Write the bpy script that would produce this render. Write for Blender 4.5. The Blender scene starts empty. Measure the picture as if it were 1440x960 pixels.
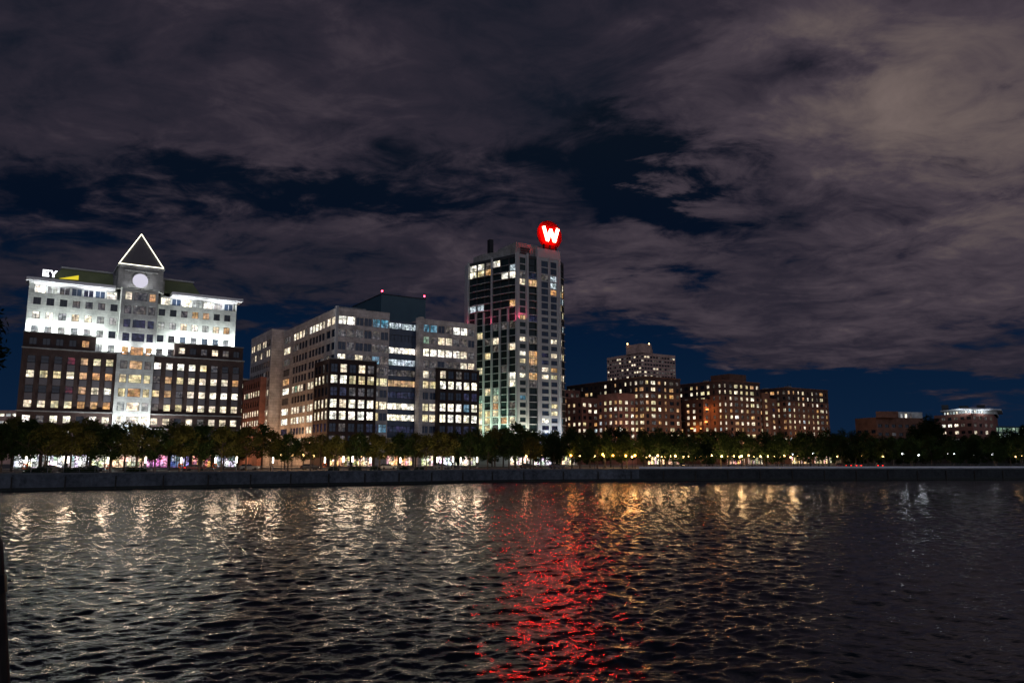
import bpy, math, random
import numpy as np
from mathutils import Vector
random.seed(7)
R = math.radians
sc = bpy.context.scene
COL = sc.collection
AZ = R(57.5)
SA = (math.sin(AZ), math.cos(AZ)); NA = (-math.cos(AZ), math.sin(AZ))   # street axis, and the axis away from the river
F_, PITCH, EYE = 1090.0, math.atan(165 / 1090.0), 5.5
GZ = 2.8                                                                 # street level above the river

def W(s, t, z=0.0): return (s * SA[0] + t * NA[0], s * SA[1] + t * NA[1], z)
def ST(x, y): return (x * SA[0] + y * SA[1], x * NA[0] + y * NA[1])
def tan_of(u): return (u - 720) / (F_ * math.cos(PITCH) + 165 * math.sin(PITCH))
def u_of(x, y): return 720 + x / y * (F_ * math.cos(PITCH) + 165 * math.sin(PITCH))
def xy(u, Y): return (tan_of(u) * Y, Y)

# ------------------------------------------------------------------ materials
MAT = {}
def new_mat(name):
    m = bpy.data.materials.new(name); m.use_nodes = True
    nt = m.node_tree; nt.nodes.clear()
    out = nt.nodes.new('ShaderNodeOutputMaterial')
    MAT[name] = m
    return m, nt, out
def nd(nt, typ, **kw):
    n = nt.nodes.new(typ)
    for k, v in kw.items():
        if k.startswith('i_'):
            key = k[2:]
            n.inputs[int(key) if key.isdigit() else key.replace('_', ' ')].default_value = v
        else: setattr(n, k, v)
    return n
def surf(name, c1, c2=None, rough=.8, scale=.3, detail=6, metal=0, fine=3.0, streak=0.0, bump=0.0, spec=.3):
    m, nt, out = new_mat(name)
    L = nt.links.new
    b = nd(nt, 'ShaderNodeBsdfPrincipled', i_Roughness=rough, i_Metallic=metal)
    b.inputs['Specular IOR Level'].default_value = spec
    c2 = c2 or tuple(c * .6 for c in c1)
    geo = nd(nt, 'ShaderNodeNewGeometry')
    mp = nd(nt, 'ShaderNodeMapping'); mp.inputs['Scale'].default_value = (1, 1, .3 if streak else 1)
    L(geo.outputs['Position'], mp.inputs[0])
    n1 = nd(nt, 'ShaderNodeTexNoise', i_Scale=scale, i_Detail=detail, i_Roughness=.6)
    n2 = nd(nt, 'ShaderNodeTexNoise', i_Scale=fine, i_Detail=4, i_Roughness=.7)
    L(mp.outputs[0], n1.inputs['Vector']); L(geo.outputs['Position'], n2.inputs['Vector'])
    mx = nd(nt, 'ShaderNodeMath', operation='ADD'); L(n1.outputs[0], mx.inputs[0]); L(n2.outputs[0], mx.inputs[1])
    mr = nd(nt, 'ShaderNodeMapRange', i_1=.72, i_2=1.28); L(mx.outputs[0], mr.inputs[0])
    mix = nd(nt, 'ShaderNodeMix', data_type='RGBA')
    mix.inputs[6].default_value = (*c2, 1); mix.inputs[7].default_value = (*c1, 1)
    L(mr.outputs[0], mix.inputs[0]); L(mix.outputs[2], b.inputs['Base Color'])
    if bump:
        bp = nd(nt, 'ShaderNodeBump', i_Strength=bump, i_Distance=.1); L(n2.outputs[0], bp.inputs['Height']); L(bp.outputs[0], b.inputs['Normal'])
    L(b.outputs[0], out.inputs[0])
    return m
def masonry(name, brick, brick2, mortar, bw=.8, bh=.28):
    """brick or cut-stone cladding: courses laid along the wall whichever way it faces"""
    m, nt, out = new_mat(name); L = nt.links.new
    b = nd(nt, 'ShaderNodeBsdfPrincipled', i_Roughness=.85); b.inputs['Specular IOR Level'].default_value = .2
    geo = nd(nt, 'ShaderNodeNewGeometry')
    sx = nd(nt, 'ShaderNodeSeparateXYZ'); L(geo.outputs['Position'], sx.inputs[0])
    d1 = nd(nt, 'ShaderNodeVectorMath', operation='DOT_PRODUCT'); d1.inputs[1].default_value = (SA[0] + NA[0], SA[1] + NA[1], 0)
    L(geo.outputs['Position'], d1.inputs[0])
    cb = nd(nt, 'ShaderNodeCombineXYZ'); L(d1.outputs['Value'], cb.inputs[0]); L(sx.outputs[2], cb.inputs[1])
    br = nd(nt, 'ShaderNodeTexBrick', i_Scale=1.0)
    br.inputs['Color1'].default_value = (*brick, 1); br.inputs['Color2'].default_value = (*brick2, 1); br.inputs['Mortar'].default_value = (*mortar, 1)
    br.inputs['Mortar Size'].default_value = .03; br.inputs['Brick Width'].default_value = bw; br.inputs['Row Height'].default_value = bh
    L(cb.outputs[0], br.inputs['Vector'])
    n1 = nd(nt, 'ShaderNodeTexNoise', i_Scale=.35, i_Detail=7, i_Roughness=.65); L(geo.outputs['Position'], n1.inputs['Vector'])
    mr = nd(nt, 'ShaderNodeMapRange', i_1=.3, i_2=.7, i_3=.6, i_4=1.25); L(n1.outputs[0], mr.inputs[0])
    mul = nd(nt, 'ShaderNodeVectorMath', operation='SCALE'); L(br.outputs[0], mul.inputs[0]); L(mr.outputs[0], mul.inputs['Scale'])
    L(mul.outputs[0], b.inputs['Base Color']); L(b.outputs[0], out.inputs[0])
    return m
def glass(name, c, rough=.12, spec=.6):
    m, nt, out = new_mat(name); L = nt.links.new
    b = nd(nt, 'ShaderNodeBsdfPrincipled', i_Roughness=rough)
    b.inputs['Specular IOR Level'].default_value = spec
    geo = nd(nt, 'ShaderNodeNewGeometry')
    n1 = nd(nt, 'ShaderNodeTexNoise', i_Scale=.5, i_Detail=3); L(geo.outputs['Position'], n1.inputs['Vector'])
    mix = nd(nt, 'ShaderNodeMix', data_type='RGBA'); mix.inputs[6].default_value = (*[x * .4 for x in c], 1); mix.inputs[7].default_value = (*[min(1, x * 1.7) for x in c], 1)
    L(n1.outputs[0], mix.inputs[0]); L(mix.outputs[2], b.inputs['Base Color']); L(b.outputs[0], out.inputs[0])
def lit(name, c1, c2, st, lo=.25, hi=1.25, scale=.9, sample='NONE', rows=2.2, strip=.45, hue=.08):
    """a lit room seen through its window: patchy light, darker furniture, ceiling strips"""
    m, nt, out = new_mat(name); L = nt.links.new
    geo = nd(nt, 'ShaderNodeNewGeometry')
    n0 = nd(nt, 'ShaderNodeTexNoise', i_Scale=.23, i_Detail=1); L(geo.outputs['Position'], n0.inputs['Vector'])
    n1 = nd(nt, 'ShaderNodeTexNoise', i_Scale=scale, i_Detail=3, i_Roughness=.75); L(geo.outputs['Position'], n1.inputs['Vector'])
    mp = nd(nt, 'ShaderNodeMapping'); mp.inputs['Scale'].default_value = (.5, .5, rows); L(geo.outputs['Position'], mp.inputs[0])
    n2 = nd(nt, 'ShaderNodeTexVoronoi', feature='F1', i_Scale=1.0); L(mp.outputs[0], n2.inputs['Vector'])
    r1 = nd(nt, 'ShaderNodeMapRange', i_1=.38, i_2=.62, i_3=lo, i_4=hi); L(n1.outputs[0], r1.inputs[0])
    sep = nd(nt, 'ShaderNodeSeparateColor'); L(n2.outputs['Color'], sep.inputs[0])
    r2 = nd(nt, 'ShaderNodeMapRange', i_1=0, i_2=1, i_3=.55, i_4=1.25); L(sep.outputs[0], r2.inputs[0])
    mu = nd(nt, 'ShaderNodeMath', operation='MULTIPLY'); L(r1.outputs[0], mu.inputs[0]); L(r2.outputs[0], mu.inputs[1])
    dt_ = nd(nt, 'ShaderNodeVectorMath', operation='DOT_PRODUCT'); dt_.inputs[1].default_value = (SA[0] * .97 + NA[0] * .91, SA[1] * .97 + NA[1] * .91, 0); L(geo.outputs['Position'], dt_.inputs[0])
    fx = nd(nt, 'ShaderNodeMath', operation='FLOOR'); L(dt_.outputs['Value'], fx.inputs[0])
    sz = nd(nt, 'ShaderNodeSeparateXYZ'); L(geo.outputs['Position'], sz.inputs[0])
    fz = nd(nt, 'ShaderNodeMath', operation='MULTIPLY', i_1=.62); L(sz.outputs[2], fz.inputs[0]); fz2 = nd(nt, 'ShaderNodeMath', operation='FLOOR'); L(fz.outputs[0], fz2.inputs[0])
    cbn = nd(nt, 'ShaderNodeCombineXYZ'); L(fx.outputs[0], cbn.inputs[0]); L(fz2.outputs[0], cbn.inputs[1])
    wn = nd(nt, 'ShaderNodeTexWhiteNoise', noise_dimensions='2D'); L(cbn.outputs[0], wn.inputs['Vector'])
    r3 = nd(nt, 'ShaderNodeMapRange', i_1=0, i_2=1, i_3=strip, i_4=1.15); L(wn.outputs['Value'], r3.inputs[0])
    mu3 = nd(nt, 'ShaderNodeMath', operation='MULTIPLY'); L(mu.outputs[0], mu3.inputs[0]); L(r3.outputs[0], mu3.inputs[1])
    mu2 = nd(nt, 'ShaderNodeMath', operation='MULTIPLY'); L(mu3.outputs[0], mu2.inputs[0]); mu2.inputs[1].default_value = st
    mix = nd(nt, 'ShaderNodeMix', data_type='RGBA'); mix.inputs[6].default_value = (*c1, 1); mix.inputs[7].default_value = (*c2, 1)
    r0 = nd(nt, 'ShaderNodeMapRange', i_1=.4, i_2=.6); L(n0.outputs[0], r0.inputs[0]); L(r0.outputs[0], mix.inputs[0])
    hm = nd(nt, 'ShaderNodeMix', data_type='RGBA'); hm.inputs[0].default_value = hue; L(mix.outputs[2], hm.inputs[6]); L(wn.outputs['Color'], hm.inputs[7])
    em = nd(nt, 'ShaderNodeEmission'); L(hm.outputs[2], em.inputs[0]); L(mu2.outputs[0], em.inputs[1])
    gl = nd(nt, 'ShaderNodeBsdfGlossy', i_Roughness=.1); gl.inputs[0].default_value = (.06, .06, .07, 1)
    ad = nd(nt, 'ShaderNodeAddShader'); L(em.outputs[0], ad.inputs[0]); L(gl.outputs[0], ad.inputs[1])
    L(ad.outputs[0], out.inputs[0]); m.cycles.emission_sampling = sample
    return m
def lamp_mat(name, c, st, sample='AUTO'):
    m, nt, out = new_mat(name)
    e = nd(nt, 'ShaderNodeEmission', i_Strength=st); e.inputs[0].default_value = (*c, 1)
    nt.links.new(e.outputs[0], out.inputs[0]); m.cycles.emission_sampling = sample

masonry('white_stone', (.62, .64, .60), (.55, .57, .54), (.42, .43, .42), 1.6, .8)
masonry('grey_stone', (.33, .33, .31), (.28, .28, .27), (.2, .2, .2), 1.4, .7)
masonry('brown_brick', (.065, .038, .033), (.05, .03, .027), (.13, .1, .09))
masonry('red_brick', (.11, .04, .03), (.085, .032, .026), (.2, .13, .11))
masonry('unlit_front_brick', (.045, .027, .025), (.035, .022, .021), (.06, .05, .05))  # office front brick; its unlit state is darkened into the colour
masonry('rose_brick', (.33, .13, .095), (.27, .11, .085), (.28, .19, .16))
masonry('dim_brick', (.21, .095, .06), (.16, .075, .05), (.16, .11, .09))
masonry('beige_stone', (.60, .55, .52), (.54, .49, .46), (.25, .21, .19), 2.4, 1.1)
masonry('tan_concrete', (.66, .43, .35), (.60, .39, .31), (.4, .28, .23), 3, 1.5)
surf('pale_concrete', (.47, .48, .49), (.38, .39, .40), rough=.7)
surf('tower_band', (.05, .055, .058), (.03, .035, .038), rough=.4)
surf('spandrel', (.17, .16, .17), (.12, .11, .12), rough=.5)
surf('green_metal', (.24, .27, .14), (.17, .20, .10), rough=.5)
surf('white_metal', (.75, .76, .78), (.6, .6, .62), rough=.45)
surf('dark_metal', (.035, .037, .04), (.02, .022, .025), rough=.45, metal=.4)
surf('teal_metal', (.06, .12, .15), (.045, .09, .12), rough=.4)
surf('rail_metal', (.2, .21, .22), (.12, .12, .13), rough=.5, metal=.5)
surf('roofing', (.07, .07, .075), (.045, .045, .05))
surf('seawall_concrete', (.14, .155, .18), (.035, .042, .05), scale=.25, fine=1.2, streak=1)
surf('cap_concrete', (.15, .16, .17), (.09, .1, .11))
surf('algae', (.018, .022, .018), (.008, .01, .009), rough=.5)
surf('paving', (.2, .19, .18), (.13, .125, .12), fine=1.0)
surf('asphalt', (.055, .055, .057), (.04, .04, .042))
surf('hill_soil', (.03, .035, .02), (.02, .025, .015), scale=.05)
surf('bark', (.09, .065, .045), (.05, .038, .028), scale=2)
surf('old_timber', (.05, .042, .035), (.025, .022, .02), scale=1.5)
surf('ring_orange', (.75, .16, .03), (.6, .12, .03), rough=.5)
surf('tyre', (.02, .02, .02), (.015, .015, .015))
glass('dark_glass', (.014, .018, .026))
glass('blue_glass', (.03, .05, .09))
glass('tower_glass', (.012, .028, .028))
glass('black_glass', (.008, .008, .01))
for i, c in enumerate([(.25, .26, .28), (.03, .03, .035), (.2, .03, .03), (.05, .07, .14), (.4, .4, .38)]):
    surf('car_paint_%d' % i, c, tuple(x * .9 for x in c), rough=.25, spec=.6)
# leaves
for nm, c1, c2 in (('leaf_green', (.050, .075, .024), (.022, .040, .014)), ('leaf_olive', (.13, .12, .03), (.06, .065, .02)), ('leaf_dark', (.028, .046, .018), (.012, .024, .011))):
    m, nt, out = new_mat(nm); L = nt.links.new
    geo = nd(nt, 'ShaderNodeNewGeometry'); n1 = nd(nt, 'ShaderNodeTexNoise', i_Scale=.9, i_Detail=3); L(geo.outputs['Position'], n1.inputs['Vector'])
    mr = nd(nt, 'ShaderNodeMapRange', i_1=.35, i_2=.65); L(n1.outputs[0], mr.inputs[0])
    mix = nd(nt, 'ShaderNodeMix', data_type='RGBA'); mix.inputs[6].default_value = (*c2, 1); mix.inputs[7].default_value = (*c1, 1); L(mr.outputs[0], mix.inputs[0])
    d = nd(nt, 'ShaderNodeBsdfDiffuse'); t_ = nd(nt, 'ShaderNodeBsdfTranslucent'); L(mix.outputs[2], d.inputs[0]); L(mix.outputs[2], t_.inputs[0])
    ms = nd(nt, 'ShaderNodeMixShader', i_0=.4); L(d.outputs[0], ms.inputs[1]); L(t_.outputs[0], ms.inputs[2]); L(ms.outputs[0], out.inputs[0])

lit('win_W', (1, .90, .66), (1, .95, .84), 2.5, lo=.28, hi=1.3, strip=.3)
lit('win_w', (1, .82, .55), (1, .86, .64), 1.7, lo=.35, strip=.35)
lit('win_y', (1, .78, .38), (.95, .85, .5), 1.2, lo=.4)
lit('win_o', (1, .48, .16), (1, .6, .28), .95, lo=.4)
lit('win_d', (.8, .75, .75), (.9, .75, .6), .16, lo=.1)
lit('win_f', (.75, .8, .8), (.85, .85, .8), .75, lo=.6, hi=1.1)
lit('win_b', (.12, .16, .45), (.25, .25, .6), .13, lo=.05)
lit('win_c', (.1, .55, .8), (.35, .7, .95), .55)
lit('win_k', (.8, .95, 1), (.75, .88, 1), 1.1, lo=.1, hi=1.5, scale=1.6, strip=.2)
lit('win_g', (.45, .9, .6), (.7, .95, .7), .5)
lit('win_r', (.7, .05, .04), (.5, .04, .05), .22, lo=.1)
for k, c1, c2, st in (('white', (1, .96, .9), (.9, .95, 1), 1.6), ('warm', (1, .8, .45), (1, .65, .35), 1.3), ('pink', (1, .1, .5), (.9, .15, .6), 1.2),
                      ('blue', (.2, .25, 1), (.6, .5, .9), .8), ('red', (1, .25, .12), (1, .4, .25), .9), ('green', (.15, .8, .35), (.6, .9, .4), .6),
                      ('amber', (1, .5, .15), (1, .62, .3), 1.1), ('cream', (1, .9, .6), (1, .82, .55), 1.5), ('dim', (1, .6, .4), (.8, .6, .5), .35)):
    lit('shop_' + k, c1, c2, st * 2.3, lo=.0, hi=1.3, scale=1.5, strip=.12, hue=.34, sample='AUTO', rows=1.0)
lamp_mat('lamp_white', (1, .86, .68), 16)
lamp_mat('lamp_warm', (1, .6, .22), 12)
lamp_mat('lamp_amber', (1, .38, .06), 26)
lamp_mat('lamp_amber_soft', (1, .4, .1), 3)
lamp_mat('lamp_cool', (.9, .97, 1), 9)
lamp_mat('lamp_green', (.7, 1, .75), 10)
lamp_mat('neon', (1, .95, .72), 3.2)
lamp_mat('sign_white', (.95, .97, 1), 2.2)
lamp_mat('sign_yellow', (1, .8, .05), .8)
lamp_mat('clock_face', (.83, .8, .95), .82)
lamp_mat('beacon_red', (1, .03, .06), 25)
lamp_mat('tail_red', (1, .02, .01), 6)
lamp_mat('head_white', (1, .95, .85), 5)
lamp_mat('letter_red', (1, .012, .008), 760)
lamp_mat('letter_side', (1, .02, .012), 60)
lamp_mat('letter_core', (1, .82, .58), 3.0)
lamp_mat('flood_lens', (.95, .98, 1), 3.0, 'NONE')

# ------------------------------------------------------------------ mesh building
class MB:
    def __init__(self): self.v = []; self.f = []; self.m = []; self.mats = []
    def mi(self, mat):
        if mat not in self.mats: self.mats.append(mat)
        return self.mats.index(mat)
    def quad(self, pts, mat):
        i = len(self.v); self.v += [tuple(p) for p in pts]; self.f.append(tuple(range(i, i + len(pts)))); self.m.append(self.mi(mat))
    def poly_prism(self, pts, z0, z1, mat, bottom=True, conv=None):     # pts ccw
        conv = conv or (lambda x, y, z: W(x, y, z))
        n = len(pts)
        lo = [conv(p[0], p[1], z0) for p in pts]; hi = [conv(p[0], p[1], z1) for p in pts]
        for i in range(n):
            j = (i + 1) % n; self.quad([lo[i], lo[j], hi[j], hi[i]], mat)
        self.quad(hi, mat)
        if bottom: self.quad(lo[::-1], mat)
    def box(self, s0, s1, t0, t1, z0, z1, mat): self.poly_prism([(s0, t0), (s1, t0), (s1, t1), (s0, t1)], z0, z1, mat)
    def wbox(self, x0, x1, y0, y1, z0, z1, mat): self.poly_prism([(x0, y0), (x1, y0), (x1, y1), (x0, y1)], z0, z1, mat, conv=lambda x, y, z: (x, y, z))
    def tube(self, pts, rs, mat, n=8, cap=True):
        pts = [Vector(p) for p in pts]; rings = []
        for i, p in enumerate(pts):
            d = (pts[min(i + 1, len(pts) - 1)] - pts[max(i - 1, 0)]).normalized()
            a = d.cross(Vector((0, 0, 1)) if abs(d.z) < .9 else Vector((1, 0, 0))).normalized(); b = d.cross(a)
            r = rs[i] if isinstance(rs, (list, tuple)) else rs
            rings.append([p + (a * math.cos(k * 2 * math.pi / n) + b * math.sin(k * 2 * math.pi / n)) * r for k in range(n)])
        for i in range(len(rings) - 1):
            for k in range(n):
                l = (k + 1) % n; self.quad([rings[i][k], rings[i][l], rings[i + 1][l], rings[i + 1][k]], mat)
        if cap: self.quad(rings[0][::-1], mat); self.quad(rings[-1], mat)
    def build(self, name, parent=None, origin=(0, 0, 0), smooth=False):
        me = bpy.data.meshes.new(name); o0 = origin
        me.from_pydata([(v[0] - o0[0], v[1] - o0[1], v[2] - o0[2]) for v in self.v], [], self.f)
        for mt in self.mats: me.materials.append(MAT[mt])
        me.polygons.foreach_set('material_index', self.m)
        if smooth: me.polygons.foreach_set('use_smooth', [True] * len(self.f))
        me.update()
        o = bpy.data.objects.new(name, me); COL.objects.link(o)
        if parent is not None: o.parent = parent
        else: o.location = origin
        return o
def empty(name, loc, label, cat, group=None, rz=0):
    o = bpy.data.objects.new(name, None); COL.objects.link(o); o.location = loc; o.rotation_euler[2] = rz; o.empty_display_size = .5
    return tag(o, label, cat, group)
def tag(o, label, cat, group=None):
    o['label'] = label; o['category'] = cat
    if group: o['group'] = group
    return o
def struct(o): o['kind'] = 'structure'; return o
def copy_tree(root, loc, label, group, rz=0, scale=1):
    r = root.copy(); COL.objects.link(r); r.location = loc; r.rotation_euler[2] = rz
    r.scale = scale if isinstance(scale, (tuple, list)) else (scale,) * 3
    r['label'] = label; r['group'] = group
    for ch in root.children:
        c = ch.copy(); COL.objects.link(c); c.parent = r
        for g in ch.children:
            d = g.copy(); COL.objects.link(d); d.parent = c
    return r
KM = {'.': 'dark_glass', 'w': 'win_w', 'W': 'win_W', 'y': 'win_y', 'o': 'win_o', 'd': 'win_d', 'b': 'win_b', 'c': 'win_c', 'k': 'win_k', 'g': 'win_g', 'r': 'win_r', 'f': 'win_f', 't': 'tower_glass', 'x': 'blue_glass'}

class Building:
    def __init__(self, name, s, t, label, cat='building', group=None, z=GZ):
        self.root = empty(name, W(s, t, z), label, cat, group); self.o = W(s, t, z); self.parts = {}; self.wins = []; self.wn = 'window'
    def part(self, nm):
        if nm not in self.parts: self.parts[nm] = MB()
        return self.parts[nm]
    def facade(self, nm, mat, P0, P1, z0, z1, cols=(), rows=(), kinds=None, depth=.3, frame='dark_metal', mull=(1, 0), sill=None, dark='.'):
        """wall sheet from P0 to P1 (left to right seen from outside) with real recessed openings"""
        m = self.part(nm)
        dx, dy = P1[0] - P0[0], P1[1] - P0[1]; Ln = math.hypot(dx, dy); dx /= Ln; dy /= Ln; nx, ny = dy, -dx
        def pt(x, z, d=0): return W(P0[0] + dx * x - nx * d, P0[1] + dy * x - ny * d, z)
        kinds = kinds or []
        hole = {}
        for ri, rw in enumerate(rows):
            for ci, cl in enumerate(cols):
                k = kinds[ri][ci] if ri < len(kinds) and ci < len(kinds[ri]) else ' '
                if k != ' ': hole[(ci, ri)] = k
        xs = sorted({0, Ln} | {x for c in cols for x in c}); zs = sorted({z0, z1} | {z for r in rows for z in r})
        for i in range(len(xs) - 1):
            for j in range(len(zs) - 1):
                xc = (xs[i] + xs[i + 1]) / 2; zc = (zs[j] + zs[j + 1]) / 2
                if any(cols[c][0] < xc < cols[c][1] and rows[r][0] < zc < rows[r][1] for (c, r) in hole): continue
                m.quad([pt(xs[i], zs[j]), pt(xs[i + 1], zs[j]), pt(xs[i + 1], zs[j + 1]), pt(xs[i], zs[j + 1])], mat)
        for (c, r), k in hole.items():
            (x0, x1), (a, b) = cols[c], rows[r]
            m.quad([pt(x0, a), pt(x1, a), pt(x1, a, depth), pt(x0, a, depth)], mat); m.quad([pt(x0, b, depth), pt(x1, b, depth), pt(x1, b), pt(x0, b)], mat)
            m.quad([pt(x0, a), pt(x0, a, depth), pt(x0, b, depth), pt(x0, b)], mat); m.quad([pt(x1, a, depth), pt(x1, a), pt(x1, b), pt(x1, b, depth)], mat)
            self.wins.append((k, pt, x0, x1, a, b, depth, frame, mull, sill, dark))
    def window_mesh(self, mb, w):
        k, pt, x0, x1, a, b, depth, frame, mull, sill, dark = w
        mat = KM[dark] if k == '.' else KM[k]
        d = depth - .02
        mb.quad([pt(x0, a, d), pt(x1, a, d), pt(x1, b, d), pt(x0, b, d)], mat)
        def bar(u0, u1, v0, v1):
            e = depth - .12
            mb.quad([pt(u0, v0, e), pt(u1, v0, e), pt(u1, v1, e), pt(u0, v1, e)], frame)
        fw = .1
        bar(x0, x1, a, a + fw); bar(x0, x1, b - fw, b); bar(x0, x0 + fw, a + fw, b - fw); bar(x1 - fw, x1, a + fw, b - fw)
        for i in range(mull[0]):
            xm = x0 + (x1 - x0) * (i + 1) / (mull[0] + 1); bar(xm - .06, xm + .06, a + fw, b - fw)
        for i in range(mull[1]):
            zm = a + (b - a) * (i + 1) / (mull[1] + 1); bar(x0 + fw, x1 - fw, zm - .05, zm + .05)
        if sill:
            mb.quad([pt(x0 - .1, a - .15, -.1), pt(x1 + .1, a - .15, -.1), pt(x1 + .1, a - .003, -.1), pt(x0 - .1, a - .003, -.1)], sill)
            mb.quad([pt(x0 - .1, a - .003, -.1), pt(x1 + .1, a - .003, -.1), pt(x1 + .1, a - .003, 0), pt(x0 - .1, a - .003, 0)], sill)
    def prism(self, nm, mat, poly, z0, z1, faces=None, fmat=None, roof='roofing', inset=.42, parapet=.5):
        """closed body: a wall sheet per side (with openings where faces[i] says), a solid core behind it, a roof with parapet"""
        faces = faces or {}; n = len(poly)
        for i in range(n):
            self.facade(nm, (fmat or {}).get(i, mat), poly[i], poly[(i + 1) % n], z0, z1, **faces.get(i, {}))
        ins = []
        for i in range(n):
            p, q, r = poly[i - 1], poly[i], poly[(i + 1) % n]
            d1 = Vector((q[0] - p[0], q[1] - p[1])).normalized(); d2 = Vector((r[0] - q[0], r[1] - q[1])).normalized()
            n1 = Vector((-d1.y, d1.x)); n2 = Vector((-d2.y, d2.x)); bis = (n1 + n2); bis = bis / max(bis.dot(n1), .2)
            ins.append((q[0] + bis.x * inset, q[1] + bis.y * inset))
        self.part(nm).poly_prism(ins, z0, z1 - parapet, 'black_glass', bottom=False)
        m = self.part('roof#%s%.1f' % (nm, z1 + poly[0][0]))
        m.quad([W(p[0], p[1], z1 - parapet + .01) for p in ins], roof)
        for i in range(n):
            j = (i + 1) % n
            self.part(nm).quad([W(*poly[i], z1), W(*poly[j], z1), W(*ins[j], z1), W(*ins[i], z1)], mat)
            self.part(nm).quad([W(*ins[j], z1), W(*ins[j], z1 - parapet), W(*ins[i], z1 - parapet), W(*ins[i], z1)], mat)
    def done(self, cap=100):
        for nm, m in self.parts.items():
            if m.v: m.build(nm.split('#')[0], self.root, self.o)
        def score(w): return (w[3] - w[2]) * (w[5] - w[4]) * (1 if w[0] in '.' else 3)
        ws = sorted(self.wins, key=score, reverse=True)
        for w in ws[:cap]:
            mb = MB(); self.window_mesh(mb, w); mb.build(self.wn, self.root, self.o)
        if ws[cap:]:
            mb = MB()
            for w in ws[cap:]: self.window_mesh(mb, w)
            o = mb.build(self.wn, self.root, self.o); o['kind'] = 'stuff'
        return self.root
def cols_at(cs, w, off=0): return [(c - w / 2 - off, c + w / 2 - off) for c in cs]
def seq(a, st, n): return [a + st * i for i in range(n)]

# ------------------------------------------------------------------ camera
cam = bpy.data.cameras.new('camera'); co = bpy.data.objects.new('camera', cam); COL.objects.link(co)
cam.sensor_width = 36; cam.lens = F_ * 36 / 1440; cam.clip_end = 20000; cam.clip_start = .1
co.location = (0, 0, EYE); co.rotation_euler = (math.pi / 2 + PITCH, 0, 0); sc.camera = co

# ------------------------------------------------------------------ clock building (white stone over brown brick)
A = Building('office_building', 30, 262, 'white floodlit stone office building with round clock and lit triangular gable above brown brick wings')
RZ = lambda cs, h: [(c - h / 2, c + h / 2) for c in cs]
wl = seq(2.3, 3.3, 7); wr = seq(35.4, 3.25, 7)
wrows = RZ([50.4, 46.3, 42.2, 38.0], 2.15)
A.facade('wall', 'white_stone', (0, 257.5), (23.6, 257.5), GZ, 52.7, cols_at(wl, 1.9), wrows, ['...ddd.', 'WWfwWff', 'ffffff.', '     ff'], frame='dark_metal', sill='white_stone')
A.facade('wall', 'white_stone', (34.2, 257.5), (57.6, 257.5), GZ, 52.7, cols_at(wr, 1.9, 34.2), wrows, ['..doo..', 'ffwWfwo', '.d.f..f', 'dd     '], sill='white_stone')
A.facade('wall', 'white_stone', (57.6, 257.5), (57.6, 295), GZ, 56)
A.facade('wall', 'white_stone', (57.6, 295), (0, 295), GZ, 56)
A.facade('wall', 'white_stone', (0, 295), (0, 257.5), GZ, 56)
m = A.part('wall'); m.box(.5, 57.1, 258.0, 294.5, GZ, 52.6, 'black_glass'); m.box(1.2, 57, 260.2, 294, 52.7, 56, 'grey_stone')
m.box(0, 23.5, 257.5, 294.6, 52.6, 52.9, 'white_stone'); m.box(34.2, 57.6, 257.5, 294.6, 52.6, 52.9, 'white_stone')
m.box(0, 1.2, 257.6, 260, 52.9, 56, 'white_stone')
# top-floor glazing set back under the roof overhang
for (s0, s1, n, kk) in ((1.3, 23, 7, 'WfdxbxW'), (35, 57.2, 7, 'WxWfWfx')):
    st = (s1 - s0) / n
    A.facade('loggia_wall#%d' % s0, 'white_stone', (s0, 259.8), (s1, 259.8), 52.9, 56, [(i * st + .2, (i + 1) * st - .2) for i in range(n)], [(53.2, 55.5)], [kk], frame='white_metal')
m = A.part('cornice')
m.box(-.8, 22, 255.8, 262, 56, 56.9, 'white_metal'); m.box(37.8, 59.2, 255.8, 262, 56, 56.9, 'white_metal')
m.box(-.2, 22, 256.6, 262, 55.7, 56, 'white_metal'); m.box(37.8, 58.4, 256.6, 262, 55.7, 56, 'white_metal')
# middle bay
rz = RZ([54.0 - 4.15 * i for i in range(11)], 2.5)
A.prism('bay_wall', 'white_stone', [(23.6, 254.5), (33.7, 254.5), (33.7, 258.2), (23.6, 258.2)], GZ, 56.2,
        {0: dict(cols=[(1, 2.9), (3.5, 7.0), (7.6, 9.4)], rows=rz, kinds=['wdo', 'ddd', 'bbb', 'bbb', 'ooo', 'dod', 'yyy', 'yoy', 'fwf', 'WWW', 'ffW'], mull=(0, 0))}, parapet=.1)
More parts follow.
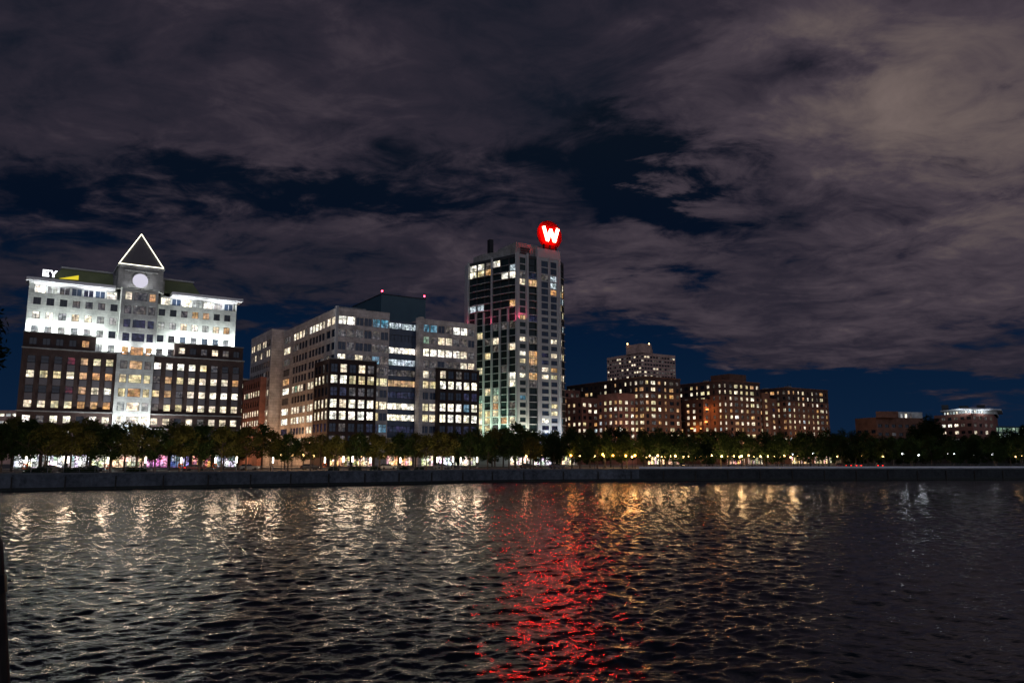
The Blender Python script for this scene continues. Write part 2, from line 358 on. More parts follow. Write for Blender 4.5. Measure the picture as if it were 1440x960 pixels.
# gable tower with clock
m = A.part('clock_tower')
m.box(22.4, 34.9, 256.0, 268, 56.2, 63.2, 'grey_stone'); m.box(21.6, 35.6, 257.2, 268.5, 56.2, 60.4, 'grey_stone')
m.box(22.1, 35.2, 255.7, 268.3, 63.2, 63.7, 'white_stone'); m.box(23.4, 33.9, 254.4, 256.0, 56.2, 56.6, 'white_stone')
m.box(24, 33.4, 255.8, 256.2, 61.9, 62.2, 'white_stone')
c = MB()
cc = W(28.55, 255.93, 59.2)
ring = [W(28.55 + 2.15 * math.cos(k * math.pi / 20), 255.93, 59.2 + 2.15 * math.sin(k * math.pi / 20)) for k in range(40)]
c.quad(ring, 'clock_face')
clk = c.build('clock_face', A.root, A.o)
c = MB(); n = 40
for k in range(n):
    a0, a1 = k * 2 * math.pi / n, (k + 1) * 2 * math.pi / n
    def q(r, a, t): return W(28.55 + r * math.cos(a), t, 59.2 + r * math.sin(a))
    c.quad([q(2.15, a0, 255.8), q(2.15, a1, 255.8), q(2.45, a1, 255.8), q(2.45, a0, 255.8)], 'grey_stone')
    c.quad([q(2.45, a0, 255.8), q(2.45, a1, 255.8), q(2.45, a1, 256), q(2.45, a0, 256)], 'grey_stone')
c.build('clock_rim', clk, A.o)
# pyramid roof and its neon edges
b0 = [(22.4, 256), (34.8, 256), (34.8, 268), (22.4, 268)]; apex = W(28.6, 262, 75.2)
m = A.part('pyramid_roof')
for i in range(4): m.quad([W(*b0[i], 63.7), W(*b0[(i + 1) % 4], 63.7), apex], 'spandrel')
for i in range(4):
    t_ = MB(); t_.tube([W(*b0[i], 63.95), W(*b0[(i + 1) % 4], 63.95)], .11, 'neon', 6); t_.build('neon_tube', A.root, A.o)
    if i < 2:
        t_ = MB(); t_.tube([W(*b0[i], 63.95), (apex[0], apex[1], 75.4)], .11, 'neon', 6); t_.build('neon_tube', A.root, A.o)
# green hipped roofs
m = A.part('green_roof')
for (x0, x1, y0, y1) in ((4.2, 21.6, 8.1, 21.6), (35.6, 47.2, 35.6, 44.6)):
    lo = [(x0, 259.5), (x1, 259.5), (x1, 290), (x0, 290)]; hi = [(y0, 263), (y1, 263), (y1, 287), (y0, 287)]
    for i in range(4):
        j = (i + 1) % 4; m.quad([W(*lo[i], 56.9), W(*lo[j], 56.9), W(*hi[j], 61.8), W(*hi[i], 61.8)], 'green_metal')
    m.quad([W(*p, 61.8) for p in hi], 'green_metal')
    m.box(y0 - .5, y1 + (.5 if y0 > 30 else 0), 262.6, 287.4, 61.8, 62.3, 'pale_concrete')
# brown brick wings
bl = seq(2.2, 3.28, 7); brs = seq(34.9, 3.29, 8); zr = [33.4, 29.2, 25.0, 20.8, 16.6, 12.4, 8.2]
rows = []
KL = ['...royy', 'wyywooo', '...rowW', 'wwyyooo', 'WdWW.WW', 'd.dWd.d', '.d..w.d']
KR = ['WWWWyd..', 'doywwwwo', 'yodwwWWW', 'dyywwwww', 'ww.wdwww', '.d.d.d..', 'd..w..d.']
A.prism('brick_wing#0', 'brown_brick', [(-.2, 255), (24.6, 255), (24.6, 257.6), (-.2, 257.6)], GZ + 4.5, 36.4,
        {0: dict(cols=cols_at(bl, 2.0, -.2), rows=RZ(zr, 2.1), kinds=KL, mull=(0, 1))}, parapet=.2)
A.prism('brick_wing#1', 'brown_brick', [(32.6, 255), (60.2, 255), (60.2, 280), (57.7, 280), (57.7, 257.6), (32.6, 257.6)], GZ + 4.5, 36.4,
        {0: dict(cols=cols_at(brs, 2.0, 32.6), rows=RZ(zr, 2.1), kinds=KR, mull=(0, 1))}, parapet=.2)
A.prism('brick_wing#2', 'brown_brick', [(-.2, 255.8), (17.9, 255.8), (17.9, 257.6), (-.2, 257.6)], 36.4, 40.9,
        {0: dict(cols=cols_at(bl[:5], 1.9, -.2), rows=RZ([38.6], 2.0), kinds=['....o'])}, parapet=.3)
A.prism('brick_wing#3', 'brown_brick', [(39.5, 255.8), (60.0, 255.8), (60.0, 278), (57.8, 278), (57.8, 257.6), (39.5, 257.6)], 36.4, 40.8,
        {0: dict(cols=cols_at(seq(41.6, 3.28, 6), 1.9, 39.5), rows=RZ([38.6], 2.0), kinds=['w.dwd.'])}, parapet=.3)
# grey spandrel panels in each window column, and stone ledges
for cs in (bl, brs):
    for c_ in cs:
        for z in zr[:3]: A.part('spandrel_panel#%.1f_%.1f' % (c_, z)).box(c_ - .95, c_ + .95, 254.9, 255.02, z - 3.05, z - 1.2, 'spandrel')
for (x0, x1) in ((-.4, 24.8), (32.4, 60.4)):
    m = A.part('stone_ledge#%.1f' % x0); m.box(x0, x1, 254.6, 255.1, 36.3, 36.65, 'grey_stone'); A.part('stone_ledge#x%.1f' % x0).box(x0, x1, 254.6, 255.1, 18.6, 18.95, 'grey_stone'); A.part('stone_ledge#y%.1f' % x0).box(x0, x1, 254.7, 255.1, 14.3, 14.5, 'grey_stone')
A.part('stone_ledge#c').box(-.4, 18.1, 255.5, 255.9, 40.9, 41.15, 'grey_stone'); A.part('stone_ledge#d').box(39.3, 60.2, 255.5, 255.9, 40.8, 41.05, 'grey_stone')
A.part('ground_floor').box(-.2, 24.6, 255.6, 257.6, GZ, GZ + 4.5, 'brown_brick'); A.part('ground_floor#2').box(32.6, 60.2, 255.6, 280, GZ, GZ + 4.5, 'brown_brick')

def shopfront(b, s0, s1, t, kind, z1=3.9, n=None):
    """glazed shop window with piers and mullions, lit inside"""
    mb = MB(); n = n or max(2, int((s1 - s0) / 1.6))
    z0 = GZ + .35; zt = GZ + z1
    mb.quad([W(s0, t - .06, z0), W(s1, t - .06, z0), W(s1, t - .06, zt), W(s0, t - .06, zt)], 'shop_' + kind)
    for i in range(n + 1):
        x = s0 + (s1 - s0) * i / n; mb.box(x - .09, x + .09, t - .2, t - .01, GZ, zt, 'dark_metal')
    mb.box(s0, s1, t - .25, t - .01, GZ, z0, 'dark_metal'); mb.box(s0 - .2, s1 + .2, t - .5, t - .01, zt, zt + .4, 'dark_metal')
    return mb.build('shopfront', b.root, b.o)
for a_, b_, k in ((.3, 6.2, 'white'), (7.0, 12.5, 'white'), (13.3, 18.6, 'white'), (19.2, 24.2, 'cream')): shopfront(A, a_, b_, 255.6, k)
for a_, b_, k in ((33.2, 39.5, 'pink'), (40.3, 45.6, 'blue'), (46.4, 52, 'red'), (53, 59.6, 'white')): shopfront(A, a_, b_, 255.6, k)
shopfront(A, 24.4, 32.8, 254.3, 'warm')
ent = MB(); ent.box(24, 33.4, 250.5, 254.0, GZ + 4.4, GZ + 5, 'dark_metal'); ent.build('entrance_canopy', A.root, A.o)
A.done()

# roof sign on the clock building: two white letters and a yellow beam
sg = empty('roof_sign', W(5.5, 256.4, 56.9), 'white letters EY with a yellow wedge, lit, on the left roof edge', 'sign')
so = W(5.5, 256.4, 56.9)
def letters(mb, strokes, s0, z0, sc_, t0, t1, mat):
    for poly in strokes:
        pts = [(s0 + p[0] * sc_, z0 + p[1] * sc_) for p in poly]
        fr = [W(x, t0, z) for x, z in pts]; bk = [W(x, t1, z) for x, z in pts]
        mb.quad(fr, mat); mb.quad(bk[::-1], mat)
        for i in range(len(pts)):
            j = (i + 1) % len(pts); mb.quad([fr[i], bk[i], bk[j], fr[j]], mat)
Eg = [[(0, 0), (.28, 0), (.28, 1), (0, 1)], [(.28, 0), (.85, 0), (.85, .24), (.28, .24)], [(.28, .39), (.75, .39), (.75, .61), (.28, .61)], [(.28, .76), (.85, .76), (.85, 1), (.28, 1)]]
Yg = [[(.36, 0), (.64, 0), (.64, .45), (.36, .45)], [(.36, .45), (.64, .45), (.5, .62)], [(.36, .45), (.5, .62), (.3, 1), (0, 1)], [(.64, .45), (1, 1), (.7, 1), (.5, .62)]]
mb = MB(); letters(mb, Eg, 3.0, 57.5, 1.95, 256.2, 256.45, 'sign_white'); mb.build('letter_e', sg, so)
mb = MB(); letters(mb, Yg, 4.75, 57.5, 1.95, 256.2, 256.45, 'sign_white'); mb.build('letter_y', sg, so)
mb = MB(); letters(mb, [[(0, 0), (4.9, .2), (4.9, 1.55)]], 7.2, 57.3, 1, 256.2, 256.45, 'sign_yellow'); mb.build('yellow_beam', sg, so)
mb = MB()
for x in (3.2, 4.4, 5.8, 8.5, 11.5): mb.box(x - .07, x + .07, 256.5, 256.62, 56.9, 58.2, 'dark_metal')
mb.box(2.8, 12.1, 256.46, 256.56, 57.25, 57.4, 'dark_metal'); mb.build('support_frame', sg, so)

# floodlights on the brick terraces, lighting the stone
def area(parent, loc, size, power, color, direction, sy=None, spread=None):
    l = bpy.data.lights.new('flood', 'AREA'); l.shape = 'RECTANGLE'; l.size = size; l.size_y = sy or .3; l.energy = power; l.color = color
    if spread: l.spread = spread
    o = bpy.data.objects.new('lamp_light', l); COL.objects.link(o)
    o.rotation_euler = Vector(direction).to_track_quat('-Z', 'Y').to_euler()
    o.rotation_euler.z = o.rotation_euler.z
    o.location = (loc[0] - parent.location[0], loc[1] - parent.location[1], loc[2] - parent.location[2]); o.parent = parent
    return o
def point(parent, loc, power, color, r=.15):
    l = bpy.data.lights.new('bulb', 'POINT'); l.energy = power; l.color = color; l.shadow_soft_size = r
    o = bpy.data.objects.new('lamp_light', l); COL.objects.link(o); o.location = loc; o.parent = parent
    return o
nrm = Vector(W(0, 1, 0))
FL = [(2.3, 41.3, 'left wing terrace by the far corner'), (7.0, 41.3, 'left wing terrace, second from its far corner'), (11.8, 41.3, 'left wing terrace, third from its far corner'), (16.5, 41.3, 'left wing terrace at its inner end'),
      (21.3, 36.9, 'low left ledge beside the middle bay'), (36.3, 36.9, 'low right ledge beside the middle bay'), (41.6, 41.2, 'right wing terrace at its inner end'),
      (46.6, 41.2, 'right wing terrace, second from the inner end'), (51.6, 41.2, 'right wing terrace, third from the inner end'), (56, 41.2, 'right wing terrace by the outer corner')]
for s, z, d in FL:
    loc = W(s, 256.3 if z > 40 else 255.6, z)
    e = empty('floodlight', loc, 'small floodlight on the ' + d + ', washing the white stone', 'floodlight', 'floodlights on the brick terraces')
    mb = MB(); mb.box(s - .35, s + .35, 256.0 if z > 40 else 255.3, 256.4 if z > 40 else 255.7, z - .15, z + .05, 'dark_metal'); mb.build('housing', e, loc)
    area(e, W(s, 256.2 if z > 40 else 255.5, z + .12), 3.4, 1000, (.93, 1, .97), nrm * .22 + Vector((0, 0, 1)), .3)
for s in (24.2, 33.3, 28.7):
    for z, d in ((GZ + 5.3, 'foot'),):
        loc = W(s, 251.6, z)
        e = empty('floodlight', loc, 'floodlight on the entrance canopy %s, aimed up the middle bay' % {24.2: 'left end', 33.3: 'right end', 28.7: 'centre'}[s], 'floodlight', 'floodlights on the entrance canopy')
        mb = MB(); mb.box(s - .3, s + .3, 251.4, 251.8, z - .2, z, 'dark_metal'); mb.build('housing', e, loc)
        area(e, W(s, 251.6, z + .06), 1.4, 3600, (.95, .98, 1), nrm * .2 + Vector((0, 0, 1)), .5)
for s, z, d in ((24.6, 36.9, 'left'), (32.7, 36.9, 'right')):  # fill lamps added to brighten the upper part of the bay
    loc = W(s, 253.6, z)
    e = empty('floodlight', loc, 'small added floodlight on a bracket half way up the middle bay, %s side' % d, 'floodlight', 'added floodlights on the middle bay')
    mb = MB(); mb.box(s - .3, s + .3, 253.4, 253.8, z - .2, z, 'dark_metal'); mb.box(s - .05, s + .05, 253.8, 254.5, z - .15, z - .05, 'dark_metal'); mb.build('housing', e, loc)
    area(e, W(s, 253.6, z + .06), 1.6, 900, (.95, .98, 1), nrm * .2 + Vector((0, 0, 1)), .4)
# cornice / loggia lights
for s, d in ((5, 'left'), (17, 'left inner'), (41, 'right inner'), (53, 'right')):
    loc = W(s, 258.6, 53.0)
    e = empty('floodlight', loc, 'small floodlight on the top terrace at the %s, lighting the white roof overhang' % d, 'floodlight', 'floodlights under the roof overhang')
    mb = MB(); mb.box(s - .3, s + .3, 258.5, 258.8, 52.92, 53.05, 'dark_metal'); mb.build('housing', e, loc)
    area(e, W(s, 258.6, 53.12), 6, 420, (.95, .97, 1), nrm * -.3 + Vector((0, 0, 1)), .3)
loc = W(28.6, 253.6, 56.4)
e = empty('floodlight', loc, 'pair of floodlights on a bracket below the clock face', 'floodlight')
mb = MB(); mb.box(25, 32, 253.5, 253.8, 56.2, 56.4, 'dark_metal'); mb.box(28.4, 28.7, 253.8, 255.4, 56.1, 56.3, 'dark_metal'); mb.build('bracket', e, loc)
area(e, W(28.6, 253.7, 56.5), 6, 260, (.95, .95, 1), nrm * .35 + Vector((0, 0, 1)), .3)

# ------------------------------------------------------------------ narrow red brick house behind
N_ = Building('apartment_block', 83, 364, 'narrow dark red brick block in the gap between clock building and beige office')
N_.prism('wall', 'red_brick', [(70, 360), (95.6, 360), (95.6, 390), (70, 390)], GZ, 41.2,
         {0: dict(cols=cols_at([10.4, 14.5, 18.6, 22.6], 1.5), rows=RZ(seq(38, -3.7, 8), 1.9), kinds=['.wdw', 'd..w', '.dww', 'dww.', '.d.w', 'ww.d', '.dw.', 'w.dw'], mull=(0, 1))})
m = N_.part('cornice'); m.box(69.7, 95.9, 359.6, 360.02, 40.7, 41.5, 'pale_concrete')
N_.done()

# ------------------------------------------------------------------ beige office with brick lower fronts
B = Building('office_building', 110, 262, 'long beige stone office building with brick lower fronts, glass middle and dark rooftop box')
zb = [53.2, 48.8, 44.2, 39.9]; zl = [36.1, 32.3, 28.2, 24.1, 20.1, 16.0, 11.9]
c1 = cols_at(seq(92.8, 3.15, 6), 2.85, 90.6)
B.prism('wall', 'beige_stone', [(90.6, 255), (110.3, 255), (110.3, 318), (90.6, 318)], GZ, 57.4, {
    0: dict(cols=c1, rows=RZ(zb, 2.9) + RZ(zl, 2.8), kinds=['WW..cc', 'ddd.d.', '.d..dd', 'Wdwdcd', '    dd', '    yy', '    d.', '    yw', '    y.', '    bc', '    d.'], dark='x', frame='beige_stone'),
    3: dict(cols=[(1.0, 10), ] + [(14 + i * 3.6, 17.1 + i * 3.6) for i in range(5)] + [(33.5 + i * 3.6, 36.6 + i * 3.6) for i in range(5)] + [(53, 57), (58, 62)], rows=RZ(zb, 2.7) + RZ(zl, 2.6),
            kinds=['d' + 'Wwwwd' + 'WWWWw' + 'ww', 'w' + 'dd...' + '.....' + '..', 'd' + '.....' + '.....' + '..', '.' + '.....' + '....d' + 'd.', 'o' + '.....' + '.....' + '..', 'W' + 'wgww.' + 'wwwww' + '  ',
                   '.' + '.....' + '.....' + '  ', 'W' + 'wwwdw' + 'wwwww' + '  ', 'W' + 'wwWww' + 'WWwww' + '  ', 'b' + 'dbbdd' + 'wwwdd' + '  ', 'd' + 'dwdwd' + 'ddwwd' + '  '])})
B.prism('side_block', 'beige_stone', [(86.0, 319), (100, 319), (100, 352), (86.0, 352)], GZ, 58.5, {
    3: dict(cols=[(1 + i * 3.1, 3.4 + i * 3.1) for i in range(10)], rows=RZ(zb, 2.7) + RZ(zl, 2.6),
            kinds=['wwdwwdww..', 'ddwddwddww', '..........', '.......d..', '..........', 'wwwwwwwwww', '..........', 'wwwwwwwwww', 'WwwWwwWwww', 'wdwdwdwwdw', 'wwdwdwwdwd'])})
B.prism('side_brick', 'rose_brick', [(83.6, 324), (86, 324), (86, 352), (83.6, 352)], GZ, 39, {
    3: dict(cols=[(1 + i * 3.8, 3.6 + i * 3.8) for i in range(7)], rows=RZ(zl, 2.4), kinds=['.......', 'wgwwwww', '.......', 'wwwwwww', 'wwwwwww', 'wdwdwdw', 'ddwwdwd'])})
kk = ['.w.wd', 'WWyyy', 'bbddd', 'WwWWW', 'WWWWW', '.d..b', 'dd.yd']
B.prism('brick_front#0', 'unlit_front_brick', [(87.7, 252.6), (104.9, 252.6), (104.9, 255), (90.6, 255), (90.6, 268), (87.7, 268)], GZ, 39.0, {
    0: dict(cols=cols_at(seq(89.6, 3.3, 5), 2.4, 87.7), rows=RZ(zl, 2.9), kinds=kk, mull=(1, 1), dark='x'),
    5: dict(cols=[(1 + i * 3.7, 3.2 + i * 3.7) for i in range(4)], rows=RZ(zl, 2.9), kinds=['..d.', 'wwwd', '....', 'wwww', 'wwww', 'bbbb', 'wd.d'])}, parapet=.3)
m = B.part('cornice'); m.box(87.4, 105.2, 252.3, 255.2, 39.0, 39.35, 'grey_stone'); m.box(128.4, 146.6, 252.3, 255.2, 38.4, 38.75, 'grey_stone')
m.box(90.2, 91.1, 254.6, 255.4, GZ, 57.9, 'pale_concrete')
# glass middle
B.prism('glass_wall', 'blue_glass', [(110.3, 256.6), (121.6, 256.6), (121.6, 300), (110.3, 300)], GZ, 55.0, {
    0: dict(cols=[(.1, 11.2)], rows=RZ(zb + zl, 2.3), kinds=['k', 'x', 'W', 'k', 'd', 'o', 'b', 'W', 'W', 'b', 'd'], mull=(7, 0), dark='x')}, parapet=.3)
m = B.part('stone_pier'); m.box(121.6, 123.1, 253.2, 257, GZ, 56.9, 'beige_stone')
B.prism('wall', 'beige_stone', [(123.1, 255), (146.4, 255), (146.4, 300), (123.1, 300)], GZ, 56.6, {
    0: dict(cols=cols_at(seq(124.9, 3.2, 7), 2.8, 123.1), rows=RZ(zb, 2.8) + RZ(zl, 2.7),
            kinds=['cc.dWWd', 'gdwwdd.', 'WWWWWwd', 'dd.ddww', 'wd     ', 'yy     ', '..     ', 'yw     ', 'yw     ', '..     ', 'd.     '], dark='x', frame='beige_stone')})
B.prism('brick_front#1', 'unlit_front_brick', [(129.0, 252.6), (146.3, 252.6), (146.3, 255), (129.0, 255)], GZ, 38.4, {
    0: dict(cols=cols_at(seq(131.0, 3.3, 5), 2.4, 129.0), rows=RZ(zl, 2.9), kinds=['w.d..', 'WWWWW', '...bb', 'WWWcW', 'WWWWW', '.bbbb', 'd.w.d'], mull=(1, 1), dark='x')}, parapet=.3)
m = B.part('rooftop_box')
m.poly_prism([(113.2, 270), (131.8, 270), (131.8, 300), (113.2, 300)], 55, 67.3, 'teal_metal')
m.poly_prism([(99, 285), (113.2, 276), (113.2, 300), (99, 300)], 56.4, 62, 'dark_metal')
m.box(113, 132, 269.8, 300, 67.3, 67.6, 'dark_metal')
m = B.part('rooftop_unit'); m.box(94, 104, 262, 268, 56.5, 59.3, 'grey_stone'); m.box(134, 143, 266, 275, 55.6, 58.5, 'dark_metal')
for (x0, x1, k) in ((89, 96, 'amber'), (97, 104, 'warm'), (111, 121, 'amber'), (123.6, 128.5, 'cream'), (129.4, 137, 'white'), (138, 145.5, 'cream')):
    shopfront(B, x0, x1, {111: 256.6, 123.6: 255.0}.get(x0, 252.6), k)
B.done()
for s, d in ((113.6, 'left'), (131.4, 'right')):
    loc = W(s, 270.4, 67.6)
    e = empty('beacon', loc, 'red warning light on the %s front corner of the dark rooftop box' % d, 'warning light', 'red warning lights on the beige office roof')
    mb = MB(); mb.tube([loc, (loc[0], loc[1], loc[2] + .8)], .06, 'dark_metal', 6); mb.build('mast', e, loc)
    mb = MB()
    for i in range(3):
        r0, r1 = (.3, .38, .3, .02)[i], (.3, .38, .3, .02)[i + 1]
    mb.tube([(loc[0], loc[1], loc[2] + .8 + h) for h in (0, .2, .5, .6)], [.25, .33, .28, .05], 'beacon_red', 10); mb.build('lamp', e, loc)

# ------------------------------------------------------------------ hotel tower
T = Building('hotel_tower', 172, 268, 'tallest tower, grey concrete and dark glass, with a red letter sign on its roof')
FH = 2.93; fl = [86.0 - FH * i for i in range(26)]
rowsT = [(z - 2.1, z + .35) for z in fl if z > 8]
nr = len(rowsT)
left = ['WWdW..', 'Wyo..k', '....WW', '......', '......', '......', 'kk...o', '......', '......', 'y..ddd', '.y....', 'w.dw..', 'd..d.w', '..y...', '......',
        '.y..d.', '.....W', '.....W', '..yg..', '.g.y..', '.y.o.d', '.yyy.d', '.wygow', '.yyd.W', 'wwyyww', 'dwdwdd', 'dddddd']
Ld = math.hypot(8, 25)
lc = [(i * Ld / 6 + .35, (i + 1) * Ld / 6 - .35) for i in range(6)][::-1]
pierk = ['.', '.', 'd', 'w', '.', '.', '.', '.', 'o', '.', '.', 'w', '.', 'W', 'y', 'd', 'W', '.', '.', 'c', '.', '.', '.', '.', 'd', '.', '.']
glk = ['.', '.', 'b', 'o', '.', '.', '.', '.', 'b', '.', '.', 'd', '.', 'o', 'o', 'd', 'o', 'd', '.', '.', '.', '.', '.', '.', '.', '.', '.']
frk = ['..', '..', 'dk', '.k', '.o', '..', '..', '..', '..', '..', '..', '.w', '..', 'bw', 'b.', 'wo', 'wy', '..', '..', '..', '.y', '.y', 'W.', 'bb', '.d', 'd.', '..']
rtk = ['..', '..', '..', '.w', 'yo', 'ck', 'y.', '.y', 'd.', '.k', '..', 'w.', '.d', 'wy', '..', 'd.', 'yw', '.d', '..', 'k.', '..', '..', 'c.', 'cd', '..', '.d', '..']
poly = [(165.5, 256), (170.6, 256), (175.4, 256), (186.8, 256), (191.4, 259.5), (191.4, 285), (157.5, 285), (157.5, 281)]
T.prism('wall', 'pale_concrete', poly, GZ, 87.6, {
    0: dict(cols=[(1.3, 4.1)], rows=rowsT[:8] + [(z - 1.75, z + .1) for z in fl[8:] if z > 8], kinds=pierk, dark='t'),
    1: dict(cols=[(.05, 4.75)], rows=[(z - 2.35, z + .45) for z in fl if z > 8], kinds=glk, dark='t', mull=(3, 0)),
    2: dict(cols=[(2.0, 5.4), (6.2, 9.7)], rows=rowsT[:7] + [(z - 1.75, z + .1) for z in fl[7:] if z > 8], kinds=frk, dark='x'),
    3: dict(cols=[(.5, 2.6), (3.0, 5.2)], rows=rowsT, kinds=rtk, dark='t'),
    7: dict(cols=lc[::-1], rows=[(z - 2.3, z + .4) for z in fl if z > 8], kinds=left, dark='t', mull=(1, 0), frame='dark_metal')}, parapet=1.0, fmat={1: 'tower_band', 7: 'tower_band', 3: 'tower_band'})
# piers standing proud of the walls, balcony slabs, roof screen
m = T.part('pier')
for s, w in ((165.6, .9), (170.3, .9), (175.5, 1.1), (181.4, .35), (186.4, .7)): m.box(s - w / 2, s + w / 2, 255.35, 256.05, GZ, 88.2, 'pale_concrete')
m = T.part('fin')
for i in range(7):
    f = i / 6; sx, ty = 157.5 + 8 * f, 281 - 25 * f
    nx, ny = -25 / Ld, -8 / Ld
    p = [(sx - .1, ty + .28), (sx + nx * .8 - .1, ty + ny * .8 + .28), (sx + nx * .8 + .1, ty + ny * .8 - .28), (sx + .1, ty - .28)]
    m.poly_prism(p, GZ, 88.0 if i % 3 == 0 else 65.5, 'pale_concrete')
m = T.part('slab_edge')
for z in fl:
    if z > 8: m.poly_prism([(157.5 - .35, 281 - .1), (165.5 - .35, 256 - .1), (165.5, 256), (157.5, 281)], z - 2.5, z - 2.36 if z > 64 else z - 2.3, 'pale_concrete')
m = T.part('balcony_slab')
for z in fl:
    if z > 8 and z < 84:
        n = 8; arc = [(171 + 4.2 * k / n, 256 - .15 - 1.1 * math.sin(math.pi * k / n)) for k in range(n + 1)] + [(175.2, 256), (171, 256)]
        m.poly_prism(arc, z - 2.62, z - 2.42, 'pale_concrete')
        m.poly_prism([(187.2, 256.0), (191.8, 259.3), (191.4, 259.7), (186.9, 256.3)], z - 2.62, z - 2.42, 'pale_concrete')
        if z > 68:
            for (f0, f1) in ((.12, .46), (.54, .94)):
                q0 = (157.5 + 8 * f0, 281 - 25 * f0); q1 = (157.5 + 8 * f1, 281 - 25 * f1)
                m.poly_prism([(q0[0] - 1.2, q0[1] - .4), (q1[0] - 1.2, q1[1] - .4), q1, q0], z - 2.62, z - 2.42, 'pale_concrete')
m = T.part('roof_screen')
m.poly_prism([(166.2, 258), (186.2, 258), (186.2, 272), (166.2, 272)], 86.6, 93.0, 'grey_stone')
m.poly_prism([(160.3, 275), (166.2, 262), (168, 282), (160, 282)], 86.6, 90.8, 'grey_stone')
m.box(175.3, 186.9, 255.6, 257.2, 87.6, 91.5, 'pale_concrete')
m = T.part('roof_louvre')
for k in range(3): m.box(168.3, 172.8, 257.6, 257.9, 88.6 + k * 1.0, 89.1 + k * 1.0, 'dark_metal')
m = T.part('chimney'); m.box(162.2, 164.0, 272, 274, 90, 97, 'dark_metal')
m = T.part('podium'); m.poly_prism([(150, 268), (159, 252.5), (192, 252.5), (192, 256), (165.5, 256), (157.5, 281), (150, 281)], GZ, 10.5, 'pale_concrete')
m = T.part('entrance_canopy'); m.poly_prism([(152, 262), (164, 248), (170, 248), (170, 252.4), (160, 252.4), (152, 268)], 12.2, 12.9, 'white_metal')
for (x0, x1, k) in ((160, 169, 'cream'), (170.5, 180, 'white'), (181.5, 191, 'warm')): shopfront(T, x0, x1, 252.5, k)
T.done()
def wash(loc, label, power, color, dirv, sx=2.0, sy=.4, grp='floodlights on the tower'):
    e = empty('floodlight', loc, label, 'floodlight', grp); mb = MB(); x, y, z = loc; mb.wbox(x - .3, x + .3, y - .15, y + .15, z - .3, z - .06, 'dark_metal'); mb.build('housing', e, loc)
    area(e, loc, sx, power, color, dirv, sy)
up = Vector((0, 0, 1)); nl = Vector(W(25, 8, 0)).normalized()
wash(W(154.0, 264, 10.9), 'green-white floodlight on the tower podium near its left face, far end', 5200, (.7, 1, .72), nl * .28 + up)
wash(W(158.6, 256, 10.9), 'green-white floodlight on the tower podium near its left face, near end', 5200, (.75, 1, .7), nl * .28 + up)
wash(W(168, 253.3, 10.9), 'added floodlight on the tower podium below the left front pier', 3200, (1, .98, .72), nrm * .2 + up)  # this lamp and the next are added to brighten the tower front
wash(W(181, 253.3, 10.9), 'added pale blue floodlight on the tower podium below the right front windows', 2200, (.75, .85, 1), nrm * .2 + up)
for f, d in ((.03, 'far corner of the left face'), (.5, 'middle fin of the left face'), (.97, 'near corner of the left face')):
    wash(W(157.5 + 8 * f - 2.2, 281 - 25 * f - .6, 60.0), 'small red floodlight on the %s, two thirds up' % d, 130, (1, .06, .16), nl * .13 + up, .5)
wash(W(167, 254.6, 61.0), 'small red floodlight on the left front pier, two thirds up', 170, (1, .08, .18), nrm * .12 + up, .5)
# the letter sign: added disc for the red halo, fat red letter, pale core
ws = W(181.3, 255.2, 93); sign = empty('roof_sign', ws, 'glowing red letter W before an added halo disc, on top of the tallest tower', 'sign')
wf = [[(0, 1), (.2, 0), (.36, 0), (.17, 1)], [(.2, 0), (.36, 0), (.57, .8), (.43, .8)], [(.43, .8), (.57, .8), (.80, 0), (.64, 0)], [(.64, 0), (.80, 0), (1, 1), (.83, 1)]]
def grow(p, g, cx=.5, cz=.5): return p
mb = MB()
S_, Z_, K = 177.1, 95.0, 6.4
def wstroke(pts, r, t0, t1, mat, side=None):
    for i in range(len(pts) - 1):
        (x0, z0), (x1, z1) = pts[i], pts[i + 1]; L_ = math.hypot(x1 - x0, z1 - z0); dx, dz = (x1 - x0) / L_ * r, (z1 - z0) / L_ * r
        e = .5
        pl = [(x0 - dz - dx * e, z0 + dx - dz * e), (x0 + dz - dx * e, z0 - dx - dz * e), (x1 + dz + dx * e, z1 - dx + dz * e), (x1 - dz + dx * e, z1 + dx + dz * e)]
        dt = .012 * i
        fr = [W(x, t0 - dt, z) for x, z in pl]; bk = [W(x, t1 - dt, z) for x, z in pl]
        mb.quad(fr, mat); mb.quad(bk[::-1], side or mat)
        for k in range(4): mb.quad([fr[k], bk[k], bk[(k + 1) % 4], fr[(k + 1) % 4]], side or mat)
wp = [(178.0, 100.4), (179.75, 95.2), (181.5, 99.6), (183.25, 95.2), (185.0, 100.4)]
wstroke(wp, .72, 254.7, 255.1, 'letter_red', 'letter_side'); mb.build('letter_shell', sign, ws)
mb = MB(); wstroke(wp, .44, 254.45, 254.62, 'letter_core'); mb.build('letter_core', sign, ws)
mb = MB()
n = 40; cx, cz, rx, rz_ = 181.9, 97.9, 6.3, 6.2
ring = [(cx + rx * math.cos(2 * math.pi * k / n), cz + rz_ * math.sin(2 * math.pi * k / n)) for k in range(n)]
surf('halo_panel', (.085, .006, .005), (.084, .006, .005), rough=1, spec=0)
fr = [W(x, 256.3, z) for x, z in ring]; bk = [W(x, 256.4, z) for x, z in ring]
mb.quad(fr, 'halo_panel'); mb.quad(bk[::-1], 'halo_panel')
for k in range(n): mb.quad([fr[k], bk[k], bk[(k + 1) % n], fr[(k + 1) % n]], 'halo_panel')
mb.build('halo_disc', sign, ws)
mb = MB()
for x in (178.5, 181.6, 184.7): mb.box(x - .12, x + .12, 255.2, 256.2, 91.5, 93.4, 'dark_metal')
mb.build('support_frame', sign, ws)

